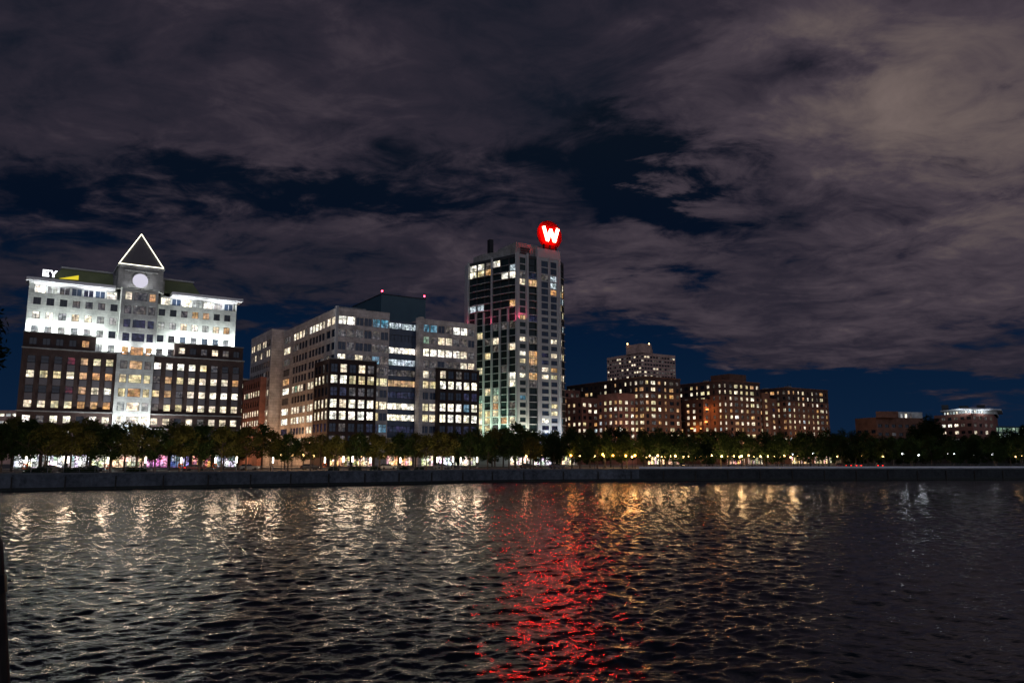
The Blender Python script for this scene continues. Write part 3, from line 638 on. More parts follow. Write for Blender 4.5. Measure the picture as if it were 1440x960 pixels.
# ------------------------------------------------------------------ red-brick apartment houses, right of the tower
def rk(rng, n, rows, p, pal='wwwyyooWd', cool=.04):
    out = []
    stack = [rng.random() * .5 + p - .25 for _ in range(n)]
    for r in range(rows):
        s = ''
        for c_ in range(n):
            x = rng.random()
            if x < stack[c_]: s += rng.choice(pal) if rng.random() > cool else rng.choice('kbc')
            elif x < stack[c_] + .15: s += 'd'
            else: s += '.'
        out.append(s)
    return out
rng = random.Random(11)
def apartment(name, label, s0, s1, t0, t1, top, brick, seed, p, wings=(), step=None, crown=None, z0=GZ, lights=()):
    rg = random.Random(seed); b = Building(name, (s0 + s1) / 2, t0 + 4, label)
    zz = seq(top - 2.3, -2.95, int((top - 6) / 2.95)); rows = [(z - .85, z + .85) for z in zz]
    def face(L_, pp=p):
        n = max(1, int(L_ / 3.4)); st = L_ / n
        ws_ = [[.55, 1.3, .55, .8, .8][(i * 3 + seed + i // 4) % 5] for i in range(n)]; cs = [((i + .5) * st - ws_[i], (i + .5) * st + ws_[i]) for i in range(n)]
        return dict(cols=cs, rows=rows, kinds=rk(rg, n, len(rows), pp), sill=None, mull=(1, 0))
    ch = 3.0   # chamfered right front corner
    poly = [(s0, t0), (s1 - ch, t0), (s1, t0 + ch), (s1, t1), (s0, t1)]
    full = {0: face(s1 - s0 - ch), 1: face(ch * 1.41), 4: face(t1 - t0, p * .75)}; cut = top - 6.85
    def pick(d, a_, b_): return {k: dict(v, rows=v['rows'][a_:b_], kinds=v['kinds'][a_:b_]) for k, v in d.items()}
    b.prism('wall', brick, poly, z0, cut, pick(full, 2, 99), parapet=.1)
    b.prism('upper_wall', 'brown_brick', poly, cut, top, pick(full, 0, 2), parapet=.8)
    m = b.part('cornice'); e = .35
    for z, h in ((top - .05, .35), (top - 6.6, .25)):
        m.poly_prism([(s0 - e, t0 - e), (s1 - ch, t0 - e), (s1 + e, t0 + ch), (s1 + e, t1), (s0 - e, t1)], z, z + h, 'dim_brick') if z > top - 1 else None
    for (w0, w1, v0, v1, zt, bk_) in wings:
        rows2 = [r for r in rows if r[1] < zt - .6]
        def f2(L_):
            n = max(1, int(L_ / 3.2)); st = L_ / n
            return dict(cols=[((i + .5) * st - .85, (i + .5) * st + .85) for i in range(n)], rows=rows2, kinds=rk(rg, n, len(rows2), p), mull=(1, 0))
        b.prism('projecting_bay#%d' % v0, bk_, [(w0, v0), (w1, v0), (w1, v1), (w0, v1)], z0, zt, {0: f2(w1 - w0), 3: f2(v1 - v0)}, parapet=.8)
    if crown:
        b.part('penthouse').box(*crown, 'dim_brick')
    shopfront(b, s0 + 1, s0 + (s1 - s0) * .45, t0, rg.choice(['amber', 'warm'])); shopfront(b, s0 + (s1 - s0) * .52, s1 - ch - .5, t0, rg.choice(['amber', 'warm']))
    # a few lit balconies
    for k in range(9):
        z = zz[2 + k % max(1, len(zz) - 5)]; tt = rg.uniform(t0 + 6, t1 - 8); mb = MB(); mb.box(s0 - 1.5, s0, tt, tt + 4, z - 1.3, z - 1.1, 'pale_concrete')
        mb.box(s0 - 1.5, s0 - 1.44, tt, tt + 4, z - 1.1, z - .2, 'dark_metal'); mb.build('balcony', b.root, b.o)
    for k in range(4):
        x = rg.uniform(s0 + 2, s1 - 6); y = rg.uniform(t0 + 3, t0 + 26); hgt_ = rg.uniform(1.0, 2.4)
        mb = MB(); mb.box(x, x + rg.uniform(1.5, 3.5), y, y + 2.2, top - .8, top + hgt_ - .2, 'grey_stone'); mb.build('rooftop_unit', b.root, b.o)
    for k in range(3):
        x = rg.uniform(s0 + 2, s1 - 4); y = rg.uniform(t0 + 3, t0 + 20); q = W(x, y, top - .8)
        mb = MB(); mb.tube([q, (q[0], q[1], top + rg.uniform(1.2, 3.5))], .1, 'dark_metal', 6); mb.build('antenna', b.root, b.o)
    for (ls, lt, lz) in lights:
        mb = MB(); mb.box(ls - .8, ls + .8, lt - .35, lt - .1, lz - .3, lz + .3, 'lamp_amber_soft'); mb.build('terrace_lamp', b.root, b.o)
        o_ = point(b.root, (0, 0, 0), 380, (1, .35, .08), .3); q = W(ls, lt - 1.6, lz); o_.location = (q[0] - b.o[0], q[1] - b.o[1], q[2] - b.o[2])
    b.done()
    return b
apartment('apartment_block', 'stepped red brick apartment block next to the tallest tower', 232, 257, 256, 313, 41.3, 'dim_brick', 3, .72,
          wings=[(222, 232, 262, 276, 34.2, 'rose_brick'), (219, 232, 284, 296, 33.5, 'rose_brick'), (216, 232, 302, 316, 38.6, 'rose_brick')])
apartment('apartment_block', 'middle dark brick apartment block with a small rooftop penthouse', 281.5, 311, 256, 300, 42.3, 'dim_brick', 5, .68,
          wings=[(276.5, 281.5, 264, 276, 34, 'dim_brick'), (311, 316, 257, 268, 38, 'dim_brick')], lights=[(279, 264, 29), (278, 264, 23), (274.5, 270, 20)], crown=(291, 303, 260, 272, 42, 46.5))
apartment('apartment_block', 'rightmost brick apartment block with a rounded corner', 328, 364.5, 256, 292, 41.2, 'dim_brick', 9, .7,
          wings=[(322, 328, 262, 274, 36, 'dim_brick')])

# tan high-rise standing behind
H = Building('high_rise', *ST(*xy(905, 640)), 'distant tan concrete high-rise behind the red brick blocks')
def wpoly(pts): return [ST(*xy(u, Y)) for u, Y in pts]
pl = wpoly([(856, 655), (905, 620), (954, 640), (950, 700), (870, 720)])
hz = seq(88, -3.1, 20)
def hface(P, Q, seed):
    L_ = math.hypot(P[0] - Q[0], P[1] - Q[1]); n = int(L_ / 3.0); st = L_ / n; rg = random.Random(seed)
    return dict(cols=[(i * st + .35, (i + 1) * st - .35) for i in range(n)], rows=[(z - 1.5, z) for z in hz],
                kinds=[''.join('w' if rg.random() < (.42 if r in (3, 7, 11) else .13) else ('d' if rg.random() < .3 else '.') for _ in range(n)) for r in range(20)], mull=(0, 0))
H.prism('wall', 'tan_concrete', pl, GZ, 90.5, {0: hface(pl[0], pl[1], 1), 1: hface(pl[1], pl[2], 2)}, parapet=.6)
pp = wpoly([(884, 632), (906, 618), (920, 625), (922, 660), (890, 665)])
H.prism('penthouse', 'tan_concrete', pp, 90, 97.5, {}, parapet=.4)
H.done()
for k, (u, d) in enumerate(((886, 'left'), (917, 'right'))):
    x, y = xy(u, 630); e = empty('beacon', (x, y, 97.5), 'small pale rooftop light at the %s end of the distant tan high-rise' % d, 'rooftop light', 'rooftop lights on the tan high-rise')
    mb = MB(); mb.tube([(x, y, 97.2), (x, y, 98.2)], .12, 'dark_metal', 6); mb.tube([(x, y, 98.2), (x, y, 99.3)], .4, 'lamp_warm', 8); mb.build('lamp', e, (x, y, 97.5))

# ------------------------------------------------------------------ far right: hill-top halls
def hall(name, label, pts, z0, z1, mat, faces, **kw):
    pl = wpoly(pts); c0 = pl[1]; b = Building(name, c0[0], c0[1], label, z=z0)
    fc = {}
    for i, (w, h, rows, kinds, mull) in faces.items():
        P, Q = pl[i], pl[(i + 1) % len(pl)]; L_ = math.hypot(P[0] - Q[0], P[1] - Q[1]); n = len(kinds[0]); st = L_ / n
        fc[i] = dict(cols=[((k + .5) * st - w * st / 2, (k + .5) * st + w * st / 2) for k in range(n)], rows=RZ(rows, h), kinds=kinds, mull=mull)
    b.prism('wall', mat, pl, z0, z1, fc, parapet=.5)
    return b, pl
h1, pl = hall('campus_building', 'dark brick hall with white lit upper bays, left of the large dark tree at right', [(1206, 430), (1236, 415), (1303, 425), (1303, 470), (1212, 470)], 8, 27.5, 'dim_brick',
              {1: (.6, 1.8, [23, 18.5, 14], ['.......', '..d..w.', '..d....'], (1, 0)), 0: (.6, 1.8, [20, 15], ['...', '..d'], (1, 0))})
P = wpoly([(1238, 418), (1302, 427), (1302, 455), (1238, 455)])
h1.prism('upper_storey', 'white_stone', P, 27, 30.8, {0: dict(cols=[(i * 3.0 + .4, i * 3.0 + 2.0) for i in range(8)], rows=[(27.6, 30)], kinds=['.W.W.fWd'])}, parapet=.3)
h1.part('parapet').poly_prism(wpoly([(1236, 413), (1268, 413.5), (1268, 416), (1236, 416)]), 27.2, 30.5, 'dim_brick')
h1.done()
h2, pl = hall('campus_building', 'brick hall with a bright white projecting roof edge, far right', [(1318, 455), (1372, 430), (1403, 440), (1408, 490), (1330, 500)], 8, 30.5, 'rose_brick',
              {0: (.62, 1.7, [28, 24.2, 20.2, 16.0, 12.2], ['.d.d..', '.WWWd.', '.w.w..', '..wdd.', '..w.W.'], (1, 0)), 1: (.5, 2.0, [28, 24, 20, 16], ['dddd', 'd.dd', 'w.w.', 'd..d'], (1, 0))})
cor = wpoly([(1328, 452), (1371, 424), (1415, 438), (1416, 480), (1335, 490)])
h2.part('roof_edge').poly_prism(cor, 32.6, 33.3, 'white_metal')
h2.prism('top_storey', 'white_stone', wpoly([(1332, 455), (1372, 431), (1408, 441), (1410, 480), (1340, 485)]), 30.5, 32.6,
         {0: dict(cols=[(i * 2.6 + .5, i * 2.6 + 2.0) for i in range(10)], rows=[(30.8, 32.2)], kinds=['kWkkWkkWkk']), 1: dict(cols=[(i * 2.2 + .5, i * 2.2 + 1.6) for i in range(6)], rows=[(30.8, 32.2)], kinds=['kWkkWk'])}, parapet=.1)
for a_, b_, z in ((1330, 1340, 36.5), (1355, 1368, 36), (1380, 1392, 36.5)):
    h2.part('rooftop_unit').poly_prism(wpoly([(a_, 452), (b_, 450), (b_, 465), (a_, 466)]), 33.3, z, 'dark_metal')
area(h2.root, xy(1350, 433) + (30.4,), 14, 900, (.85, .92, 1), Vector((.2, .5, 1)), .6); area(h2.root, xy(1393, 431) + (30.4,), 8, 500, (.85, .92, 1), Vector((-.2, .5, 1)), .6)
h2.done()
h3, pl = hall('glass_building', 'low teal-lit glass building at the far right edge', [(1396, 470), (1402, 460), (1450, 470), (1450, 500), (1400, 500)], 8, 24.8, 'teal_metal',
              {1: (.86, 2.6, [22.6, 19.2, 15.5], ['gggggggg', 'ggkgcgkg', 'cggkggcc'], (1, 0))})
h3.done()
h4, pl = hall('low_building', 'small dark low building beside the rightmost brick block', [(1168, 520), (1190, 520), (1206, 522), (1206, 560), (1170, 560)], 8, 19.5, 'dim_brick', {1: (.5, 1.6, [16], ['d.'], (0, 0)), 0: (.5, 1.6, [16], ['..d'], (0, 0))})
h4.done()
h5, pl = hall('distant_building', 'distant low pinkish building at the far left edge behind the trees', [(-60, 420), (-8, 420), (19, 420), (17, 460), (-60, 460)], GZ, 31.5, 'tan_concrete',
              {1: (.8, 1.6, [29, 25], ['WfW', 'fWf'], (0, 0)), 0: (.8, 1.6, [29, 25], ['fWff', 'Wfff'], (0, 0))})
h5.done()

# ------------------------------------------------------------------ ground, hill, promenade, river wall, water
SHORE = [(-260, 161), (103, 161), (118, 157), (134, 150.5), (150, 144), (166.6, 137.2), (198, 121.3), (230.5, 104.8), (300, 70), (430, 5), (640, -100)]
m = MB(); back = [W(900, 300, GZ), W(2600, 4200, GZ), W(-2600, 4200, GZ), W(-1500, 161, GZ)]
fr = [W(-1500, 161, GZ)] + [W(s, t, GZ) for s, t in SHORE] + [W(1600, -600, GZ), W(5200, 600, GZ), W(5200, 6000, GZ), W(-3500, 6000, GZ)]
fr = [(x, y, GZ) for x, y, _ in fr]; m.quad(fr, 'paving'); struct(m.build('ground'))
m = MB(); m.quad([W(-200, 214, GZ + .012), W(520, 214, GZ + .012), W(520, 232, GZ + .012), W(-200, 232, GZ + .012)], 'asphalt'); struct(m.build('road'))
m = MB()
for k in range(40): m.box(-60 + k * 12, -57 + k * 12, 222.9, 223.1, GZ + .016, GZ + .02, 'white_metal')
struct(m.build('road_marking'))
m = MB(); m.box(-200, 520, 213.6, 214, GZ, GZ + .13, 'cap_concrete'); m.box(-200, 520, 232, 232.4, GZ, GZ + .13, 'cap_concrete'); struct(m.build('kerb'))
# hill at the right
m = MB(); nx_, ny_ = 40, 24
gx = [xy(1170, 300)[0] + i * 14 for i in range(nx_)]; gy = [280 + j * 16 for j in range(ny_)]
def hh(x, y):
    u = u_of(x, y); a_ = max(0, min(1, (u - 1165) / 70)); b_ = max(0, min(1, (y - 290) / 130)); return GZ - .3 + 13.5 * a_ * a_ * (3 - 2 * a_) * b_ * b_ * (3 - 2 * b_) + .6 * math.sin(x * .07) * b_ * a_
for i in range(nx_ - 1):
    for j in range(ny_ - 1):
        m.quad([(gx[i], gy[j], hh(gx[i], gy[j])), (gx[i + 1], gy[j], hh(gx[i + 1], gy[j])), (gx[i + 1], gy[j + 1], hh(gx[i + 1], gy[j + 1])), (gx[i], gy[j + 1], hh(gx[i], gy[j + 1]))], 'hill_soil')
struct(m.build('hill', smooth=True))
# sea wall
def offs(k, d):
    p = SHORE[k]; a_ = SHORE[max(0, k - 1)]; b_ = SHORE[min(len(SHORE) - 1, k + 1)]
    dx, dy = b_[0] - a_[0], b_[1] - a_[1]; L_ = math.hypot(dx, dy); return (p[0] + dy / L_ * d, p[1] - dx / L_ * d)
def wall_strip(mb, d0, d1, z0, z1, mat, k0=0, k1=99):
    o_ = [offs(k, d1) for k in range(len(SHORE))]; i_ = [offs(k, d0) for k in range(len(SHORE))]
    for k in range(k0, min(k1, len(SHORE) - 1)):
        mb.quad([W(*o_[k], z0), W(*o_[k + 1], z0), W(*o_[k + 1], z1), W(*o_[k], z1)], mat)
        mb.quad([W(*o_[k], z1), W(*o_[k + 1], z1), W(*i_[k + 1], z1), W(*i_[k], z1)], mat)
        mb.quad([W(*i_[k], z0), W(*o_[k], z0), W(*o_[k + 1], z0), W(*i_[k + 1], z0)][::-1], mat)
        mb.quad([W(*i_[k], z0), W(*i_[k], z1), W(*i_[k + 1], z1), W(*i_[k + 1], z0)], mat)
sw = empty('seawall', W(0, 161, 0), 'long stained concrete river wall along the whole waterfront', 'wall'); so_ = W(0, 161, 0)
surf('void_dark', (.045, .05, .055), (.015, .018, .02), scale=.5, fine=1.5)  # near-black colour stands for the dark void under the pier deck
m = MB(); wall_strip(m, -.5, 0, -3, GZ - .02, 'seawall_concrete', 0, 3); m.build('wall_face', sw, so_)
m = MB(); wall_strip(m, -.5, 0, -3, GZ - .02, 'void_dark', 3, 99); m.build('void_face', sw, so_)
m = MB(); wall_strip(m, -.7, .12, GZ - .02, GZ + .28, 'cap_concrete'); m.build('capstone', sw, so_)
m = MB(); wall_strip(m, .02, .1, -3, .55, 'algae'); m.build('algae_band', sw, so_)
# fender timbers and vertical joints along the wall
length = []
pos = []
for k in range(len(SHORE) - 1):
    (s0, t0), (s1, t1) = SHORE[k], SHORE[k + 1]; L_ = math.hypot(s1 - s0, t1 - t0); n = int(L_ / 4.0)
    for i in range(n):
        f = (i + .5) / n; pos.append((s0 + (s1 - s0) * f, t0 + (t1 - t0) * f, (t1 - t0) / L_, -(s1 - s0) / L_))
vis = [p for p in pos if 0 < (lambda w: u_of(w[0], w[1]))(W(p[0], p[1])) < 1440 and W(p[0], p[1])[1] > 50]
for i, p in enumerate(vis[::2][:70]):
    mb = MB(); s, t, nx, ny = p; wd = .1
    mb.poly_prism([(s + ny * wd + nx * .3, t - nx * wd + ny * .3), (s - ny * wd + nx * .3, t + nx * wd + ny * .3), (s - ny * wd + nx * .02, t + nx * wd + ny * .02), (s + ny * wd + nx * .02, t - nx * wd + ny * .02)], -2, GZ - .35, 'old_timber')
    mb.build('fender', sw, so_)
# railing in three lengths
def railing(label, pts, hgt=1.05, step=2.4, mat='rail_metal', panel=False):
    o_ = W(*pts[0], GZ + .28); e = empty('railing', o_, label, 'railing', 'railings on the river wall'); m = MB(); np_ = 0
    for k in range(len(pts) - 1):
        (s0, t0), (s1, t1) = pts[k], pts[k + 1]; L_ = math.hypot(s1 - s0, t1 - t0); n = max(1, int(L_ / step))
        for zz, r in ((hgt, .05), (.55, .025), (.2, .025), (.85, .02)): m.tube([W(s0, t0, GZ + .28 + zz), W(s1, t1, GZ + .28 + zz)], r, mat, 5)
        for i in range(n):
            f = i / n; s, t = s0 + (s1 - s0) * f, t0 + (t1 - t0) * f; x, y, _ = W(s, t)
            mb = MB(); mb.tube([(x, y, GZ + .28), (x, y, GZ + .28 + hgt)], .045, mat, 5); mb.build('post', e, o_); np_ += 1
    if panel:
        mb = MB()
        for k in range(len(pts) - 1):
            (s0, t0), (s1, t1) = pts[k], pts[k + 1]; mb.quad([W(s0, t0 - .07, GZ + .33), W(s1, t1 - .07, GZ + .33), W(s1, t1 - .07, GZ + .75), W(s0, t0 - .07, GZ + .75)], 'white_metal')
        mb.build('mesh_panel', e, o_)
    m.build('rail', e, o_)
railing('left railing length, on the wall below the clock building', [(-12, 161.4), (55, 161.4)])
railing('middle railing length, on the wall below the beige office and tower', [(55.2, 161.4), (103, 161.4), (118, 157.4), (134, 150.9)])
railing('right railing length, along the curved wall toward the dark hill', [(134.2, 150.8), (150, 144.4), (166.6, 137.6), (198, 121.7), (230.5, 105.2), (262, 90)], panel=True)

# water: one displaced sheet around the camera, out to the horizon
rngw = np.random.RandomState(4)
ang = np.concatenate([np.linspace(-math.pi, R(-42), 50)[:-1], np.linspace(R(-42), R(42), 760), np.linspace(R(42), math.pi, 50)[1:]])
rad = np.concatenate([[2.0, 5.0], np.geomspace(9, 250, 900), np.geomspace(260, 9000, 30)])
AA, RR = np.meshgrid(ang, rad)
X = RR * np.sin(AA); Y = RR * np.cos(AA); Zw = np.zeros_like(X)
cell = np.maximum(RR * R(84) / 760, np.gradient(rad)[:, None] * np.ones_like(AA))
dense = (np.abs(AA) < R(42.01)) & (RR < 255)
for i in range(95):
    lam = 10 ** rngw.uniform(math.log10(.22), math.log10(2.8))
    th = rngw.normal(R(-62 if i % 3 else 35), .5)
    k = 2 * math.pi / lam; amp = .0056 * lam * (1.0 if lam < 1.5 else .65)
    dx = X * math.cos(th) * k + Y * math.sin(th) * k + rngw.uniform(0, 6.28)
    att = np.clip((lam / cell - 2.2) / 2.5, 0, 1) * dense
    ph = dx + .35 * np.sin(X * .11 + i) + .35 * np.sin(Y * .09 + 2 * i)
    Zw += amp * att * (np.sin(ph) + .25 * np.sin(2 * ph + .8)) * (.65 + .35 * np.sin(X * .05 * (1 + i % 4) + i) * np.sin(Y * .06 + i * 2))
nr_, nc_ = X.shape
V = np.stack([X, Y, Zw], -1).reshape(-1, 3)
idx = np.arange(nr_ * nc_).reshape(nr_, nc_)
q = np.stack([idx[:-1, :-1], idx[:-1, 1:], idx[1:, 1:], idx[1:, :-1]], -1).reshape(-1, 4)[:, ::-1]
me = bpy.data.meshes.new('water'); me.vertices.add(len(V)); me.vertices.foreach_set('co', V.ravel())
me.loops.add(q.size); me.loops.foreach_set('vertex_index', q.ravel().astype(np.int32)); me.polygons.add(len(q))
me.polygons.foreach_set('loop_start', np.arange(0, q.size, 4, dtype=np.int32)); me.polygons.foreach_set('use_smooth', np.ones(len(q), bool)); me.update(calc_edges=True)
wo = bpy.data.objects.new('water', me); COL.objects.link(wo); struct(wo)
m, nt, out = new_mat('river_water'); L = nt.links.new
b = nd(nt, 'ShaderNodeBsdfPrincipled', i_Roughness=.07, i_IOR=1.32); b.inputs['Base Color'].default_value = (.002, .009, .013, 1); b.inputs['Specular IOR Level'].default_value = .5; b.inputs['Specular Tint'].default_value = (.70, .87, .96, 1)
geo = nd(nt, 'ShaderNodeNewGeometry')
mp = nd(nt, 'ShaderNodeMapping'); mp.inputs['Rotation'].default_value = (0, 0, R(28)); mp.inputs['Scale'].default_value = (1, 1.7, 1); L(geo.outputs['Position'], mp.inputs[0])
na = nd(nt, 'ShaderNodeTexNoise', i_Scale=1.5, i_Detail=4, i_Roughness=.62, i_Distortion=.4); L(mp.outputs[0], na.inputs['Vector'])
nb = nd(nt, 'ShaderNodeTexNoise', i_Scale=5.5, i_Detail=3, i_Roughness=.6); L(mp.outputs[0], nb.inputs['Vector'])
ba = nd(nt, 'ShaderNodeBump', i_Strength=1.0, i_Distance=.045); L(na.outputs[0], ba.inputs['Height'])
bb = nd(nt, 'ShaderNodeBump', i_Strength=1.0, i_Distance=.009); L(nb.outputs[0], bb.inputs['Height']); L(ba.outputs[0], bb.inputs['Normal'])
ln = nd(nt, 'ShaderNodeVectorMath', operation='LENGTH'); L(geo.outputs['Position'], ln.inputs[0])
far = nd(nt, 'ShaderNodeMapRange', i_1=25, i_2=150, i_3=0, i_4=1); L(ln.outputs['Value'], far.inputs[0])
nf = nd(nt, 'ShaderNodeTexNoise', i_Scale=1.5, i_Detail=6, i_Roughness=.68, i_Distortion=.3); L(mp.outputs[0], nf.inputs['Vector'])
hf = nd(nt, 'ShaderNodeMath', operation='MULTIPLY'); L(nf.outputs[0], hf.inputs[0]); L(far.outputs[0], hf.inputs[1])
bf = nd(nt, 'ShaderNodeBump', i_Strength=1.0, i_Distance=.20); L(hf.outputs[0], bf.inputs['Height']); L(bb.outputs[0], bf.inputs['Normal'])
rf = nd(nt, 'ShaderNodeMapRange', i_1=10, i_2=150, i_3=.05, i_4=.11); L(ln.outputs['Value'], rf.inputs[0]); L(rf.outputs[0], b.inputs['Roughness'])
L(bf.outputs[0], b.inputs['Normal']); L(b.outputs[0], out.inputs[0]); me.materials.append(m)

# ------------------------------------------------------------------ trees
def make_tree_proto(idx, leafmat, nleaf, hgt, cr, cz0, kind=0, lsize=.42):
    rg = random.Random(100 + idx)
    root = empty('tree', (0, 0, -500), 'tree', 'tree')
    tr = MB(); top = hgt * .72
    pts = [(0, 0, 0), (rg.uniform(-.1, .1), rg.uniform(-.1, .1), hgt * .25), (rg.uniform(-.25, .25), rg.uniform(-.25, .25), hgt * .5), (rg.uniform(-.4, .4), rg.uniform(-.4, .4), top)]
    r0 = hgt * .018
    tr.tube(pts, [r0 * 1.3, r0, r0 * .7, r0 * .25], 'bark', 7)
    tips = []
    for k in range(9):
        a = k * 2.4 + rg.random(); zb_ = hgt * rg.uniform(.27, .58); ln = cr * rg.uniform(.5, .9); up = ln * rg.uniform(.4, 1.0)
        p0 = (0, 0, zb_); p1 = (math.cos(a) * ln * .5, math.sin(a) * ln * .5, zb_ + up * .55); p2 = (math.cos(a) * ln, math.sin(a) * ln, zb_ + up)
        tr.tube([p0, p1, p2], [r0 * .5, r0 * .3, r0 * .1], 'bark', 5, cap=False); tips.append(p2)
    tr.build('trunk', root)
    # leaf clumps
    clumps = []
    ncl = 26 if kind == 0 else 34
    for k in range(ncl):
        a = rg.uniform(0, 6.28); h = rg.random(); rr = cr * math.sqrt(rg.random()) * (math.sin(math.pi * min(1, .18 + h * .85)) ** .6)
        clumps.append((math.cos(a) * rr, math.sin(a) * rr, cz0 + (hgt - cz0) * h, cr * rg.uniform(.22, .40)))
    cv = []; cf = []
    for i in range(nleaf):
        c_ = rg.choice(clumps); d = Vector((rg.gauss(0, 1), rg.gauss(0, 1), rg.gauss(0, .8))).normalized() * c_[3] * rg.uniform(.45, 1.08)
        p = Vector(c_[:3]) + d; s = lsize * rg.uniform(.55, 1.3)
        ax = Vector((rg.gauss(0, 1), rg.gauss(0, 1), rg.gauss(0, 1))).normalized(); bx = ax.orthogonal().normalized()
        j = len(cv); cv += [p - ax * s * .6, p + bx * s * .3, p + ax * s * .6, p - bx * s * .3]; cf.append((j, j + 1, j + 2, j + 3))
    me = bpy.data.meshes.new('crown'); me.from_pydata([tuple(v) for v in cv], [], cf); me.materials.append(MAT[leafmat]); me.update()
    o = bpy.data.objects.new('crown', me); COL.objects.link(o); o.parent = root
    return root
protos = [make_tree_proto(0, 'leaf_green', 3000, 10, 3.9, 3.4), make_tree_proto(1, 'leaf_green', 3000, 10, 3.6, 3.1), make_tree_proto(2, 'leaf_olive', 3000, 10, 4.1, 3.5),
          make_tree_proto(3, 'leaf_dark', 5200, 10, 4.2, 2.0, 1), make_tree_proto(4, 'leaf_dark', 5200, 10, 3.6, 1.5, 1)]
ORD = ['first', 'second', 'third', 'fourth', 'fifth', 'sixth', 'seventh', 'eighth', 'ninth', 'tenth', 'eleventh', 'twelfth', 'thirteenth', 'fourteenth', 'fifteenth', 'sixteenth', 'seventeenth', 'eighteenth', 'nineteenth', 'twentieth']
MARKS = [(20, 'left of the clock building'), (170, 'before the clock building left wing'), (212, 'before the clock building middle bay'), (343, 'before the clock building right wing'), (400, 'before the narrow red block'),
         (475, 'before the beige office side wall'), (548, 'before the beige office left brick front'), (612, 'before the beige office glass middle'), (668, 'before the beige office right brick front'),
         (730, 'before the tall tower green side'), (797, 'before the tall tower front'), (880, 'before the stepped block rose bays'), (962, 'before the stepped brick block front'),
         (1075, 'before the middle dark brick block'), (1170, 'before the rightmost brick block'), (1240, 'just right of the brick blocks'), (1330, 'before the hall with lit bays'), (1400, 'before the hall with white roof'), (3000, 'at the far right edge')]
def mark(u):
    for a_, t in MARKS:
        if u < a_: return t
cnt = {}
items = []
def row(name, us, Yf, hf, pr):
    for u in us:
        Yv = Yf(u) + random.uniform(-1.2, 1.2); x, y = xy(u, Yv); items.append((name, u, x, y, hf(u) * random.uniform(.92, 1.07), pr))
def lerp(pts):
    def f(u):
        for (a_, va), (b_, vb) in zip(pts, pts[1:]):
            if u <= b_: return va + (vb - va) * max(0, (u - a_)) / (b_ - a_)
        return pts[-1][1]
    return f
shoreY = lerp([(-60, 131), (0, 134), (180, 143), (360, 162), (540, 176), (720, 190), (900, 199), (1080, 205), (1260, 209), (1440, 212)])
def jit(us, j): return [u + random.uniform(-j, j) for u in us]
row('front row', jit(range(-25, 1460, 31), 5), lambda u: shoreY(u) + 17, lerp([(0, 9.4), (380, 8.9), (430, 7.6), (520, 8.2), (700, 8.6), (800, 8.2), (1000, 7.9), (1440, 8.0)]), 0)
row('back row', jit(range(-10, 1460, 27), 6), lambda u: shoreY(u) + 38, lerp([(0, 10.6), (370, 10.2), (400, 7.5), (500, 9.2), (690, 10), (715, 13.5), (740, 12), (790, 9.8), (1000, 10.2), (1440, 9.5)]), 1)
row('rear row', jit(range(640, 1230, 24), 6), lambda u: shoreY(u) + 62, lerp([(640, 11), (800, 11.5), (1200, 12)]), 2)
row('hill row', jit(range(1200, 1460, 22), 5), lambda u: 300 if u < 1330 else 315, lerp([(1200, 9.5), (1280, 11), (1298, 18), (1318, 17.5), (1335, 10), (1400, 11), (1440, 13)]), 3)
row('far hill row', [1298, 1312], lambda u: 345, lerp([(1200, 14), (1345, 13)]), 3)
items.sort(key=lambda a: a[1])
tr_rows = {}
for nm, u, x, y, h, pr in items: tr_rows.setdefault((mark(u), nm), []).append((u, x, y, h, pr))
for (mk, nm), lst in tr_rows.items():
    for i, (u, x, y, h, pr) in enumerate(lst):
        if pr == 3: P_ = random.choice(protos[3:])
        elif pr == 2: P_ = random.choice([protos[3], protos[0]])
        elif 470 < u < 700: P_ = random.choice([protos[0], protos[2], protos[2]])
        elif u > 760: P_ = random.choice([protos[0], protos[1], protos[3]])
        else: P_ = random.choice(protos[:3])
        zg = hh(x, y) if (pr == 3) else GZ
        lb = '%s tree %s, %s' % (nm, mk, (ORD[i] + ' from left') if len(lst) > 1 else 'only one')
        copy_tree(P_, (x, y, zg), lb, {'front row': 'trees along the promenade', 'back row': 'trees behind the promenade'}.get(nm, 'trees at the back'), random.uniform(0, 6.28), (h / 10 * random.uniform(.95, 1.15),) * 2 + (h / 10,))
for P_ in protos:
    for ch in list(P_.children): bpy.data.objects.remove(ch)
    bpy.data.objects.remove(P_)

